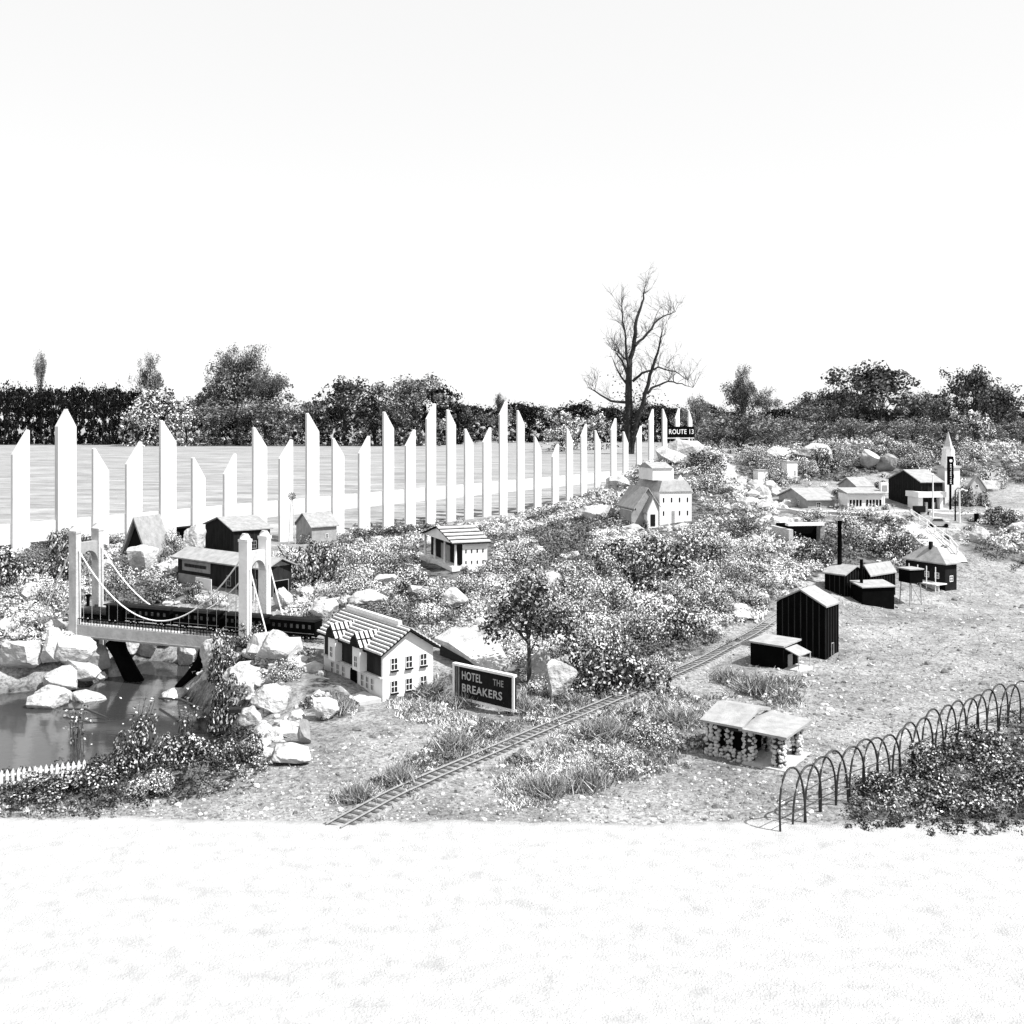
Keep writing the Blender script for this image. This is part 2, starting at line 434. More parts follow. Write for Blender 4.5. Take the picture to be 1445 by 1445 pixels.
    sand = mul(mul(mul(sand, grit), grit2), grit3)
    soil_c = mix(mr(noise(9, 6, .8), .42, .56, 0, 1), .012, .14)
    fpos = N.new('ShaderNodeMapping'); fpos.inputs['Scale'].default_value = (.35, 1.1, 1); L.new(geo.outputs['Position'], fpos.inputs['Vector'])
    fld = mix(mr(noise(1.6, 8, .75, fpos.outputs[0]), .40, .62, 0, 1), .17, .30)
    fld = mul(fld, mr(noise(2.4, 10, .9), .36, .44, .35, 1)); fld = mul(fld, mr(noise(.5, 6, .8, fpos.outputs[0]), .35, .6, .75, 1.15))
    a1 = N.new('ShaderNodeAttribute'); a1.attribute_name = 'soil'; a2 = N.new('ShaderNodeAttribute'); a2.attribute_name = 'field'
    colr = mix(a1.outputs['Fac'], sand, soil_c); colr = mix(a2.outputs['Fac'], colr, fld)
    cb = N.new('ShaderNodeCombineColor')
    for i in range(3): L.new(colr, cb.inputs[i])
    L.new(cb.outputs[0], b.inputs['Base Color'])
    bp = N.new('ShaderNodeBump'); bp.inputs['Strength'].default_value = .8; bp.inputs['Distance'].default_value = .012
    L.new(noise(32, 8, .75), bp.inputs['Height']); L.new(bp.outputs['Normal'], b.inputs['Normal'])
    me.materials.append(m)
    o = bpy.data.objects.new('ground', me); COL.objects.link(o); o['kind'] = 'structure'
make_ground()

# pale visitors' walk in front of the display
def walk():
    xs = np.arange(-9, 9.01, .04); edge = 4.36+.12*(fbm(xs*.9, xs*0, 5)-.5)+.07*(fbm(xs*7, xs*0, 6)-.5)
    rows = np.concatenate([np.linspace(-2, 1.5, 6), np.linspace(1.8, 4.0, 30)]); b = MB(); nx = len(xs)
    allr = []
    for yv in rows: allr.append((np.full(nx, yv), gz(xs, np.full(nx, yv))+.014+.004*fbm(xs*6, np.full(nx, yv*6), 8)))
    for u in (.4, .8, 1.0): yv = 4.0+(edge-4.0)*u; allr.append((yv, gz(xs, yv)+(.014 if u < 1 else .006)))
    allr.append((edge+.012, gz(xs, edge+.012)-.03))
    for yv, zv in allr: b.v += [(float(a), float(c), float(d)) for a, c, d in zip(xs, yv, zv)]
    for r_ in range(len(allr)-1):
        for i in range(nx-1): b.f.append((r_*nx+i, r_*nx+i+1, (r_+1)*nx+i+1, (r_+1)*nx+i)); b.mi.append(0)
    o = b.build('path', 'walk_gravel', smooth=True); o['kind'] = 'structure'
mat('walk_gravel', .37, .22, 14, .95, .9, 150)
walk()

# pond
def pond():
    m = bpy.data.materials.new('pond_water'); m.use_nodes = True; nt = m.node_tree; N = nt.nodes; L = nt.links
    b = N['Principled BSDF']; b.inputs['Base Color'].default_value = (.03, .03, .03, 1); b.inputs['Roughness'].default_value = .10
    b.inputs['IOR'].default_value = 1.33; b.inputs['Specular IOR Level'].default_value = 1.0
    n = N.new('ShaderNodeTexNoise'); n.inputs['Scale'].default_value = 9; n.inputs['Detail'].default_value = 5
    bp = N.new('ShaderNodeBump'); bp.inputs['Strength'].default_value = .3; bp.inputs['Distance'].default_value = .02
    L.new(n.outputs['Fac'], bp.inputs['Height']); L.new(bp.outputs['Normal'], b.inputs['Normal'])
    MATS['water'] = m
    o = MB().quad([(-9.5, 5.0, -.3), (-1.2, 5.0, -.3), (-1.2, 9.3, -.3), (-9.5, 9.3, -.3)]).build('water', 'water'); o['kind'] = 'structure'
pond()

# ================================================================== BUILDINGS
def frame_of(A, rot, lpx, rpx):
    """near corner A, right wall direction rot; wall lengths so that their far ends stand at photo columns lpx / rpx"""
    def t(ang, px):
        k = (px-CX)/F; dx, dy = math.cos(ang), math.sin(ang)
        return (k*A[1]-A[0])/(dx-k*dy)
    return t(rot, rpx), t(rot+math.pi/2, lpx)
def hz(A, py): return EYE-(py-HZ)*A[1]/F-A[2]      # height above the base of a thing standing at A
def gable_house(name, label, A, rotd, lpx, rpx, eave_py, apex_py, ridge='x', walls='dark', roof='light_roof', over=.03, thick=.012, cat='house', group=None, courses=0, sink=.08):
    """local x = right wall, local y = left wall. ridge 'x': gable faces left (normal -x)"""
    A = np.array(A); Lx, Ly = frame_of(A, R(rotd), lpx, rpx); he = hz(A, eave_py)
    if ridge == 'x': ap = A+np.array([-math.sin(R(rotd)), math.cos(R(rotd)), 0])*Ly/2
    else: ap = A+np.array([math.cos(R(rotd)), math.sin(R(rotd)), 0])*Lx/2
    ha = hz(np.array([ap[0], ap[1], A[2]]), apex_py)
    t = thing(name, label, cat, A, R(rotd), group)
    w = MB()
    if ridge == 'x': w.prism([(0,0,-sink),(0,Ly,-sink),(0,Ly,he),(0,Ly/2,ha),(0,0,he)], (Lx,0,0))
    else: w.prism([(0,0,-sink),(Lx,0,-sink),(Lx,0,he),(Lx/2,0,ha),(0,0,he)], (0,Ly,0))
    w.build('wall', walls, t)
    r = MB(); rf = None
    W_ = Ly if ridge == 'x' else Lx; Ln = Lx if ridge == 'x' else Ly
    sl = (ha-he)/(W_/2)
    def pt(a, h, l):   # a across, l along
        return (l, a, h) if ridge == 'x' else (a, l, h)
    dv = (Ln+2*over, 0, 0) if ridge == 'x' else (0, Ln+2*over, 0)
    e = .004
    for s in (0, 1):
        if s == 0: poly = [pt(-over, he-over*sl+e, -over), pt(W_/2, ha+e, -over), pt(W_/2, ha+thick+e, -over), pt(-over, he-over*sl+thick+e, -over)]
        else: poly = [pt(W_/2+.0005, ha+e, -over), pt(W_+over, he-over*sl+e, -over), pt(W_+over, he-over*sl+thick+e, -over), pt(W_/2+.0005, ha+thick+e, -over)]
        r.prism(poly, dv)
    if courses:
        r.cur = 1
        for s in (0, 1):
            for c in range(courses):
                f0 = (c+.08)/courses; f1 = (c+.62)/courses
                a0 = (-over+(W_/2+over)*f0); a1 = (-over+(W_/2+over)*f1)
                h0 = he+a0*sl+thick+e+.002; h1 = he+a1*sl+thick+e+.002
                if s: a0, a1 = W_-a0, W_-a1
                r.prism([pt(a0, h0, -over-.004), pt(a1, h1, -over-.004), pt(a1, h1+.006, -over-.004), pt(a0, h0+.012, -over-.004)],
                        tuple(np.array(dv)*(1+.008/(Ln+2*over))))
    if walls in ('black', 'dark', 'dark_wood') and name not in ('station_building',):
        bt = MB(); nb_ = max(4, int(Ly/.045)); nx_ = max(3, int(Lx/.045))
        for k in range(nb_+1):
            yy = Ly*k/nb_; top = he+(ha-he)*(1-abs(yy/Ly-.5)*2) if ridge == 'x' else he
            bt.box(-.003, -.0004, max(0, yy-.004), min(Ly, yy+.004), -sink, top-.006)
        for k in range(nx_+1):
            xx = Lx*k/nx_; top = he+(ha-he)*(1-abs(xx/Lx-.5)*2) if ridge == 'y' else he
            bt.box(max(0, xx-.004), min(Lx, xx+.004), -.003, -.0004, -sink, top-.006)
        bt.build('battens', 'dark_wood', t)
    rf = r.build('roof', [('dark' if courses else roof)]+([roof] if courses else []), t)
    return t, Lx, Ly, he, ha, rf
def opening(t, face, a, z, w, h, name='window', frame='white_paint', pane='glass', fw=.008, sill=False, off=0, D=.006):
    """window / door lying on a wall: face '-x' (a along y) or '-y' (a along x)"""
    def bx(m, a0, a1, z0, z1, d0, d1):
        if face == '-x': m.box(off-d1, off-d0, a0, a1, z0, z1)
        else: m.box(a0, a1, off-d1, off-d0, z0, z1)
    m = MB()
    bx(m, a-w/2-fw, a-w/2, z-fw, z+h+fw, -.002, D); bx(m, a+w/2, a+w/2+fw, z-fw, z+h+fw, -.002, D)
    bx(m, a-w/2, a+w/2, z+h, z+h+fw, -.002, D); bx(m, a-w/2, a+w/2, z-fw, z, -.002, D)
    if name == 'window' and h > .035:
        bx(m, a-w/2, a+w/2, z+h*.5-.002, z+h*.5+.002, -.001, D*.8)
        bx(m, a-.0018, a+.0018, z, z+h*.5-.002, -.001, D*.8); bx(m, a-.0018, a+.0018, z+h*.5+.002, z+h, -.001, D*.8)
    f = m.build(name, frame, t)
    p = MB(); bx(p, a-w/2, a+w/2, z, z+h, -.001, .002); p.build('pane' if name == 'window' else 'door_leaf', pane, f)
    if sill:
        s_ = MB(); bx(s_, a-w/2-fw*1.6, a+w/2+fw*1.6, z-fw-.010, z-fw, 0, D+.010); s_.build('sill', 'dark', f)
    return f

# ---- hotel
A = P(540, 989, 0.0)
t, Lx, Ly, he, ha, rf = gable_house('hotel_building', 'white two storey miniature hotel with striped tile roof and two arched dormers', A, 36, 457, 611, 922, 890, 'x',
                                    'weathered_white', 'tile_light', .035, .012, cat='hotel', courses=9)
# gable faces -x? here the gable end looks right (-y wall): rebuild orientation
def kill(t):
    for c in list(t.children_recursive): bpy.data.objects.remove(c)
    bpy.data.objects.remove(t)
kill(t)
t, Lx, Ly, he, ha, rf = gable_house('hotel_building', 'white two storey miniature hotel with striped tile roof and two arched dormers', A, 36, 457, 611, 922, 890, 'y',
                                    'white_paint', 'tile_light', .035, .012, cat='hotel', courses=9)
for row, zz in ((0, he*.14), (1, he*.62)):
    for k in range(3): opening(t, '-y', Lx*(.22+.29*k), zz, .042, .070, sill=True, fw=.003)
for yy in (.12, .20, .28, .60, .70, .80):
    opening(t, '-x', Ly*yy+.03, he*.13, .036, .072, fw=.004)
# shade of the recessed balcony painted as dark boards proud of the wall, with two white bays
MB().box(-.004, 0, .02, Ly-.02, he*.50, he*.97).build('balcony_shade', 'dark_wood', t)
MB().box(-.02, 0, .0, Ly, he*.46, he*.495).build('string_course', 'weathered_white', t)
d = MB(); pts = [(-.006, Ly*.46+.045*math.cos(a), he*.05+.085+.045*math.sin(a)) for a in np.linspace(0, math.pi, 9)]
pts = [(-.006, Ly*.46+.045, 0)]+pts+[(-.006, Ly*.46-.045, 0)]
d.prism(pts, (.0035, 0, 0)); d.build('arched_door', 'black', t)
for yy in (.30, .72):
    b = MB().box(-.055, -.0045, Ly*yy-.05, Ly*yy+.05, he*.50, he*1.02).build('bay', 'white_paint', t)
    opening(t, '-x', Ly*yy, he*.58, .038, .066, off=-.0553, D=.004, fw=.004)
    # dormer: small arched gable poking through the roof
    c = Ly*yy; hb = he*1.02
    arch = [(-.072, c+.054*math.cos(a), hb+.070*math.sin(a)) for a in np.linspace(0, math.pi, 9)]
    dm = MB().prism(arch, (.16, 0, 0)).build('dormer', 'dark', t)
    rr = MB(); rr.prism([(-.065, c-.066, hb-.005), (-.065, c, hb+.078), (-.065, c, hb+.088), (-.065, c-.070, hb+.005)], (.20, 0, 0))
    rr.prism([(-.065, c+.066, hb-.005), (-.065, c+.070, hb+.005), (-.065, c+.0005, hb+.088), (-.065, c+.0005, hb+.078)], (.20, 0, 0))
    rr.cur = 1
    for k in range(6):
        x0 = -.067+.2*(k+.1)/6
        rr.prism([(x0, c-.071, hb+.002), (x0, c, hb+.090), (x0, c, hb+.094), (x0, c-.073, hb+.006)], (.02, 0, 0))
        rr.prism([(x0, c+.071, hb+.002), (x0, c+.073, hb+.006), (x0, c+.0005, hb+.094), (x0, c+.0005, hb+.090)], (.02, 0, 0))
    rr.build('dormer_roof', ['dark', 'tile_light'], dm)
MB().box(Lx/2-.012, Lx/2+.012, Ly*.12, Ly*1.0, ha+.018, ha+.045).build('ridge_parapet', 'white_paint', t)
MB().box(Lx*.5-.03, Lx*.5+.03, -.05, -.036, he*.98, ha*.98).build('gable_shade_board', 'dark', t) if False else None
MB().box(-.17, -.0205, -.02, Ly*1.06, -.06, .022).build('terrace', 'concrete', t)
k_ = thing('stone_kerb', 'long pale kerb slab lying in the grass in front of the hotel terrace', 'kerb', A, R(36))
MB().prism([(-.30, .02, -.04), (-.25, .0, -.04), (-.25, .42, -.04), (-.30, .44, -.04)], (0, 0, .062)).build('slab', 'concrete', k_)

# ---- temple
A = G(641, 806); A[2] += .03
t, Lx, Ly, he, ha, rf = gable_house('columned_hall', 'small white temple-front hall with four columns and striped roof', A, 22, 597, 688, 768, 744, 'x', 'white_paint', 'tile_light', .025, .01, cat='hall', courses=5)
for c in list(t.children):
    if c.name.startswith('wall'): bpy.data.objects.remove(c)
pd = .09
w = MB(); w.prism([(pd,.01,-.08),(pd,Ly-.01,-.08),(pd,Ly-.01,he),(pd,.01,he)], (Lx-pd,0,0)); w.prism([(0,0,he+.0005),(0,Ly,he+.0005),(0,Ly/2,ha)], (Lx,0,0)); w.build('wall', 'white_paint', t)
for k in range(4):
    y = .02+(Ly-.04)*k/3
    MB().tube([(.02, y, .0), (.02, y, he*.5), (.02, y, he)], [.014, .013, .011], 10).build('column', 'white_paint', t, True)
MB().box(-.03, Lx, -.02, Ly+.02, -.08, .012).build('plinth', 'white_paint', t)
MB().box(pd-.004, pd-.001, .012, Ly-.012, .0125, he-.001).build('porch_shade', 'dark', t)  # dark panel paints the porch shade onto the white back wall
MB().box(pd-.009, pd-.0045, Ly*.36, Ly*.64, .013, he*.75).build('door', 'grey_paint', t)
for y in (.17, .83): MB().box(pd-.009, pd-.0045, Ly*y-.018, Ly*y+.018, he*.35, he*.8).build('window', 'dark', t)
for k in range(4):
    for zz in (.12, .60): MB().box(Lx*(.36+.17*k)-.006, Lx*(.36+.17*k)+.006, .006, .0095, he*zz, he*zz+.035).build('window', 'dark', t)

# ---- church on the mound
A = G(931, 741)
Lx, Ly = frame_of(A, R(14), 897, 976); he = hz(A, 694)
t = thing('white_church', 'pale church complex with stepped upper tower on the mound top', 'church', A, R(14))
MB().box(0, Lx, 0, Ly, -.15, he).build('wall', 'white_paint', t)
r = MB(); o_ = .015; z0 = he+.001; z1 = hz(A, 679); i_ = .05
b0 = [(-o_,-o_,z0),(Lx+o_,-o_,z0),(Lx+o_,Ly+o_,z0),(-o_,Ly+o_,z0)]; b1 = [(i_,i_,z1),(Lx-i_,i_,z1),(Lx-i_,Ly-i_,z1),(i_,Ly-i_,z1)]
r.quad(b0[::-1]); r.quad(b1)
for i in range(4): j = (i+1) % 4; r.quad([b0[i], b0[j], b1[j], b1[i]])
r.build('roof', 'light_roof', t)
z2 = hz(A, 656)
MB().box(-.02, Lx*.62, Ly*.22, Ly*.8, z1+.001, z2-.05).build('upper_block', 'white_paint', t)
MB().prism([(-.03, Ly*.2, z2-.049), (-.03, Ly*.82, z2-.049), (-.03, Ly*.51, z2+.02)], (Lx*.66, 0, 0)).build('upper_roof', 'light_roof', t)
MB().tube([(Lx*.9, Ly*.3, he), (Lx*.9, Ly*.3, he+.13)], .03, 8).tube([(Lx*.9, Ly*.3, he+.131), (Lx*.9, Ly*.3, he+.19)], [.04, .003], 8).build('turret', 'white_paint', t)
for row, zz in ((0, .68), (1, .28)):
    for k in range(4):
        if row == 1 and k == 1: continue
        MB().box(Lx*(.12+.25*k)-.008, Lx*(.12+.25*k)+.008, -.003, .001, he*zz, he*zz+.055).build('window', 'black', t)
MB().box(Lx*.42-.018, Lx*.42+.018, -.004, .001, .0, he*.42).build('door', 'grey_paint', t)
# gabled side wing with porch
w = MB().prism([(-.30,.02,-.15),(-.001,.02,-.15),(-.001,.02,he*.55),(-.15,.02,he*1.08),(-.30,.02,he*.55)], (0,Ly*.7,0)).build('side_wing', 'grey_paint', t)
rr = MB(); rr.prism([(-.33,.0,he*.47),(-.15,0,he*1.10),(-.15,0,he*1.14),(-.335,0,he*.51)], (0,Ly*.75,0)); rr.prism([(.02,0,he*.5),(-.149,0,he*1.10),(-.149,0,he*1.14),(.02,0,he*.54)][::-1], (0,Ly*.75,0)); rr.build('side_roof', 'light_roof', t)
w = MB().prism([(-.20,-.10,-.15),(-.06,-.10,-.15),(-.06,-.10,he*.42),(-.13,-.10,he*.8),(-.20,-.10,he*.42)], (0,.119,0)).build('porch', 'white_paint', t)
MB().prism([(-.215,-.115,he*.36),(-.13,-.115,he*.82),(-.13,-.115,he*.87),(-.22,-.115,he*.41)], (0,.134,0)).build('porch_roof', 'light_roof', w)
MB().box(-.16, -.10, -.104, -.1005, 0, he*.35).build('porch_door', 'dark', w)
MB().box(-.36, -.301, .02, Ly*.5, -.15, he*.45).build('lean_to', 'grey_paint', t)

# ---- left houses
def simple(name, label, bp, rotd, l, r_, e_, a_, ridge, walls, roof, cat='house', wins=(), **kw):
    A = G(*bp) if not isinstance(bp, np.ndarray) else bp
    t, Lx, Ly, he, ha, rf = gable_house(name, label, A, rotd, l, r_, e_, a_, ridge, walls, roof, cat=cat, **kw)
    for face, a, z, w, h, nm in wins:
        L_ = Ly if face == '-x' else Lx
        opening(t, face, L_*a, he*z, w, h, nm, 'grey_paint' if walls in ('dark', 'dark_wood', 'black') else 'white_paint', 'black', fw=.005)
    return t, Lx, Ly, he, ha, rf
simple('barn', 'black barn with grey roof behind the station beside the right bridge tower', (330, 782), 36, 290, 381, 749, 731, 'x', 'dark', 'grey_roof', 'barn',
       [('-y', .55, .2, .05, .08, 'window'), ('-y', .25, .2, .04, .08, 'window')])
simple('cottage', 'small grey cottage with slate roof left of the fence gap behind the windmill', (440, 768), 38, 418, 475, 743, 725, 'x', 'grey_paint', 'grey_roof', 'cottage',
       [('-y', .6, .3, .04, .05, 'window')])
t, Lx, Ly, he, ha, rf = simple('station_building', 'long low dark railway station with pale roof and notice boards', (376, 846), 52, 251, 411, 801, 789, 'y', 'dark_wood', 'light_roof', 'station',
       [('-y', .56, .0, .17, .15, 'door'), ('-x', .12, .25, .05, .09, 'window'), ('-x', .26, .0, .05, .15, 'door'), ('-x', .40, .25, .05, .09, 'window')], over=.05)
nb = MB().box(-.016, -.006, Ly*.60, Ly*.93, he*.55, he*.90); nb.build('name_board', 'grey_roof', t)
b = MB(); rr_ = random.Random(4)
y = Ly*.90
while y > Ly*.64:
    w_ = rr_.uniform(.008, .016); b.box(-.0185, -.0162, y-w_, y, he*.68, he*.79); y -= w_+.006
b.build('board_lettering', 'dark', t)
MB().box(-.10, -.094, Ly*.50, Ly*.68, -.01, he*.45).build('poster', 'white_paint', t)
MB().box(-.10, -.094, Ly*.03, Ly*.09, 0, he*.42).build('poster', 'white_paint', t)
MB().box(-.004, -.001, Ly*.62, Ly*.99, -.05, he*.42).build('stone_dado', 'dark_rock', t)
MB().prism([(.02, -.002, he*1.0), (Lx-.02, -.002, he*1.0), (Lx/2, -.002, ha*.97)], (0, -.004, 0)).build('gable_panel', 'grey_roof', t)
A = G(193, 787)
t = thing('tent_hut', 'grey pointed A-frame hut behind the big white dome boulder', 'hut', A, R(-20)); t.scale = (1.15, 1.15, 1.45)
MB().prism([(-.17, 0, -.05), (.17, 0, -.05), (0, 0, .27)], (0, .3, 0)).build('wall', 'dark', t)
r = MB(); r.prism([(-.21, -.05, -.06), (-.19, -.05, -.06), (.0, -.05, .285), (0, -.05, .31)][::-1], (0, .38, 0)); r.prism([(.21, -.05, -.06), (.19, -.05, -.06), (.0005, -.05, .285), (.0005, -.05, .31)], (0, .38, 0)); r.build('roof', 'grey_roof', t)
A = G(262, 764)
t = thing('tool_shed', 'tiny black open shed against the base of the picket fence', 'shed', A, R(25))
MB().box(-.13, -.11, -.01, .18, -.05, .19).box(.11, .13, -.01, .18, -.05, .19).box(-.11, .11, .16, .18, -.05, .19).build('wall', 'dark', t)
MB().box(-.15, .15, -.03, .2, .191, .205).build('roof', 'dark', t)
# windmill
A = G(412, 768); H = hz(A, 700)
t = thing('windmill', 'tiny windmill on a thin lattice tower in front of the fence', 'windmill', A, R(10))
m = MB(); tb = .045
for sx in (-1, 1):
    for sy in (-1, 1): m.tube([(sx*tb, sy*tb, -.03), (sx*.008, sy*.008, H)], .005, 4)
for k in range(1, 5):
    q = tb*(1-k/5)+.008*k/5
    m.tube([(-q,-q,H*k/5),(q,-q,H*k/5),(q,q,H*k/5),(-q,q,H*k/5),(-q,-q,H*k/5)], .003, 4)
m.build('tower', 'weathered_white', t)
m = MB()
for k in range(12):
    a = k*math.pi/6; c, s = math.cos(a), math.sin(a); c2, s2 = math.cos(a+.32), math.sin(a+.32)
    m.quad([(.012*c, -.02, H+.012*s), (.052*c, -.024, H+.052*s), (.052*c2, -.014, H+.052*s2), (.012*c2, -.014, H+.012*s2)])
m.tube([(0, -.03, H), (0, .06, H)], .004, 5); m.build('wind_wheel', 'dark', t)
MB().box(-.001, .001, .05, .10, H-.02, H+.025).build('tail_vane', 'dark', t)

# ---- right: tall shed, low shed
A = P(1165, 929, 0)
simple('tall_shed', 'tall black gabled shed with pale roof standing on open sand', A, 50, 1096, 1183, 857, 834, 'x', 'black', 'light_roof', 'shed', over=.012, wins=[('-y', .5, .0, .035, .09, 'door')])
kill_last = None
A = P(1105, 946, 0.0)
Lx, Ly = frame_of(A, R(62), 1059, 1134)
t = thing('flat_shed', 'low black shed with flat pale roof and tiny porch before the tall shed', 'shed', A, R(48))
Lx, Ly = frame_of(A, R(48), 1059, 1126); h0 = hz(A, 914)
MB().box(0, Lx, 0, Ly, -.05, h0).build('wall', 'black', t)
MB().prism([(-.012,-.012,h0+.002),(Lx+.03,-.012,h0+.012),(Lx+.03,-.012,h0+.024),(-.012,-.012,h0+.014)], (0,Ly+.024,0)).build('roof', 'light_roof', t)
MB().prism([(.02,-.002,h0*.92),(Lx*.9,-.002,h0*.92),(Lx*.9,-.11,h0*.68),(.02,-.11,h0*.68)], (0,0,.006)).build('porch_roof', 'light_roof', t)
for x in (.025, Lx*.88): MB().tube([(x,-.105,-.02),(x,-.105,h0*.68)], .004, 5).build('porch_post', 'weathered_white', t)
MB().box(.01, Lx*.92, -.12, -.001, -.03, .012).build('porch_floor', 'concrete', t)
MB().box(Lx*.3, Lx*.6, -.004, -.001, .013, h0*.62).build('door', 'grey_paint', t)

# ---- black mill with chimneys
A = G(1217, 851)
simple('mill_house', 'black mill hall with pale gabled roof and tall chimney', G(1192, 842), 40, 1164, 1222, 812, 800, 'y', 'black', 'light_roof', 'mill', over=.02)
t = [o for o in bpy.data.objects if o.name == 'mill_house'][0]
MB().tube([(.17, .16, .1), (.17, .16, hz(G(1192, 842), 738))], [.022, .019], 10).build('chimney', 'black', t, True)
simple('workshop', 'black gabled workshop between the chimney mill and the black lean-to', G(1228, 846), 38, 1212, 1263, 812, 799, 'x', 'black', 'light_roof', 'workshop', over=.012)
A = G(1217, 853); Lx, Ly = frame_of(A, R(12), 1201, 1262); h0 = hz(A, 830)
t = thing('lean_to_shed', 'low black lean-to with bright flat roof and short stovepipe', 'shed', A, R(12))
MB().box(0, Lx, 0, Ly, -.06, h0).build('wall', 'black', t)
MB().prism([(-.01,-.015,h0+.002),(-.01,Ly+.01,h0+.03),(-.01,Ly+.01,h0+.042),(-.01,-.015,h0+.012)], (Lx+.02,0,0)).build('roof', 'light_roof', t)
MB().tube([(.06, Ly*.6, h0), (.06, Ly*.6, hz(A, 792))], .015, 8).build('stovepipe', 'black', t)

# ---- hip-roofed house, tank stand
A = G(1334, 834); Lx, Ly = frame_of(A, R(30), 1278, 1350); h0 = hz(A, 797)
t = thing('hip_roof_house', 'dark bungalow with pale hipped roof and white porch on the right bank', 'house', A, R(30))
MB().box(0, Lx, 0, Ly, -.1, h0).build('wall', 'dark', t)
r = MB(); o_ = .03; z1 = hz(A, 775)
b0 = [(-o_,-o_,h0+.001),(Lx+o_,-o_,h0+.001),(Lx+o_,Ly+o_,h0+.001),(-o_,Ly+o_,h0+.001)]; q0 = (Lx/2, Ly*.35, z1); q1 = (Lx/2, Ly*.65, z1)
e = .012; b1 = [(x, y, z+e) for x, y, z in b0]
r.quad(b0[::-1])
for i in range(4): j = (i+1) % 4; r.quad([b0[i], b0[j], b1[j], b1[i]])
r.quad([b1[0], b1[1], q0]); r.quad([b1[1], b1[2], q1, q0]); r.quad([b1[2], b1[3], q1]); r.quad([b1[3], b1[0], q0, q1])
rf = r.build('roof', 'light_roof', t)
MB().box(Lx*.35, Lx*.35+.03, Ly*.45, Ly*.45+.03, h0+.02, z1+.05).build('chimney', 'dark', rf)
MB().box(-.16, -.001, -.02, Ly*.75, h0*.26, h0*.30).box(-.10, -.09, .0, Ly*.7, -.05, h0*.26).build('porch_deck', 'white_paint', t)
for k in range(4): MB().tube([(-.15, Ly*.22*k+.0, -.05), (-.15, Ly*.22*k, h0*.95)], .005, 5).build('porch_post', 'white_paint', t)
for k in range(3): opening(t, '-x', Ly*(.2+.25*k), h0*.45, .04, .05, fw=.005)
opening(t, '-y', Lx*.5, h0*.35, .04, .05, fw=.005)
A = G(1285, 852); H = hz(A, 803); Hb = hz(A, 821)
t = thing('water_tank', 'black water tank raised on spindly legs beside the hipped roof house', 'tank', A, R(20))
MB().box(-.075, .075, -.075, .075, Hb, H).build('tank_box', 'black', t)
MB().box(-.085, .085, -.085, .085, H+.001, H+.012).build('lid', 'light_roof', t)
for sx in (-1, 1):
    for sy in (-1, 1): MB().tube([(sx*.07, sy*.07, -.05), (sx*.06, sy*.06, Hb)], .005, 5).build('leg', 'grey_paint', t)
m = MB(); m.tube([(-.07,-.07,.0),(.06,-.06,Hb)], .003, 4).tube([(.07,-.07,.0),(-.06,-.06,Hb)], .003, 4); m.build('brace', 'grey_paint', t)

# ---- stone filling station
A = P(1104, 1087, 0); rot = R(54); Lx, Ly = frame_of(A, rot, 1000, 1134); Lx = .29; h0 = hz(A, 1040)
t = thing('stone_pavilion', 'cobblestone pavilion with flat pale roof and dark arches by the railway', 'pavilion', A, rot)
def cobble(x0, x1, y0, y1, z1, seed, r=.015):
    """cobblestone pier: dark mortar core with pebbles set in it"""
    m = MB(); m.cur = 1; m.box(x0+.006, x1-.006, y0+.006, y1-.006, -.03, z1); m.cur = 0; q = random.Random(seed)
    z = .004
    while z < z1-.006:
        per = []
        n_ = max(1, int((x1-x0)/(r*1.55))); k_ = max(1, int((y1-y0)/(r*1.55)))
        for i in range(n_):
            for yy in (y0+.006, y1-.006): per.append((x0+(x1-x0)*(i+.5)/n_, yy))
        for i in range(k_):
            for xx in (x0+.006, x1-.006): per.append((xx, y0+(y1-y0)*(i+.5)/k_))
        for (x, y) in per:
            if q.random() < .06: continue
            s = r*q.uniform(.6, 1.1)
            m.rock((x+q.uniform(-.007, .007), y+q.uniform(-.005, .005), z+q.uniform(-.008, .008)), (s, s*.9, s*q.uniform(.6, 1.0)), q.randrange(9999), 1, .12)
        z += r*1.25
    return m
for i, (x0, x1, y0, y1) in enumerate([(0,.055,0,.055), (Lx-.05,Lx,0,.05), (0,.055,.155,.215), (0,.035,.27,.31), (0,.045,.37,.42), (0,.05,Ly-.05,Ly), (Lx-.05,Lx,.155,.21)]):
    cobble(x0, x1, y0, y1, h0, 10+i).build('pier', ['pebble', 'mortar'], t, True)
cobble(.0, .03, .217, .268, h0*.30, 31).build('low_wall', ['pebble', 'mortar'], t, True)
cobble(.0, .03, .312, .368, h0*.30, 32).build('low_wall', ['pebble', 'mortar'], t, True)
cobble(.0, .03, .422, Ly-.052, h0*.35, 33).build('low_wall', ['pebble', 'mortar'], t, True)
cobble(Lx-.03, Lx, .22, Ly-.01, h0*.9, 34).build('rear_wall', ['pebble', 'mortar'], t, True)
cobble(.0, .03, .217, Ly-.052, .02, 38).build('footing', ['pebble', 'mortar'], t, True)
MB().box(.03, Lx-.035, .21, Ly-.02, .016, h0*.98).build('room_dark', 'black', t)  # solid black block gives the openings their interior darkness
MB().box(-.03, Lx+.03, -.03, .20, -.03, .008).build('floor_slab', 'concrete', t)
MB().box(.0, .03, .217, Ly, h0*.90, h0-.001).build('lintel', 'mortar', t)
r = MB()
r.prism([(-.035,-.035,h0),(Lx+.04,-.035,h0+.005),(Lx+.04,.215,h0+.012),(-.035,.215,h0+.002)], (0,0,.011))
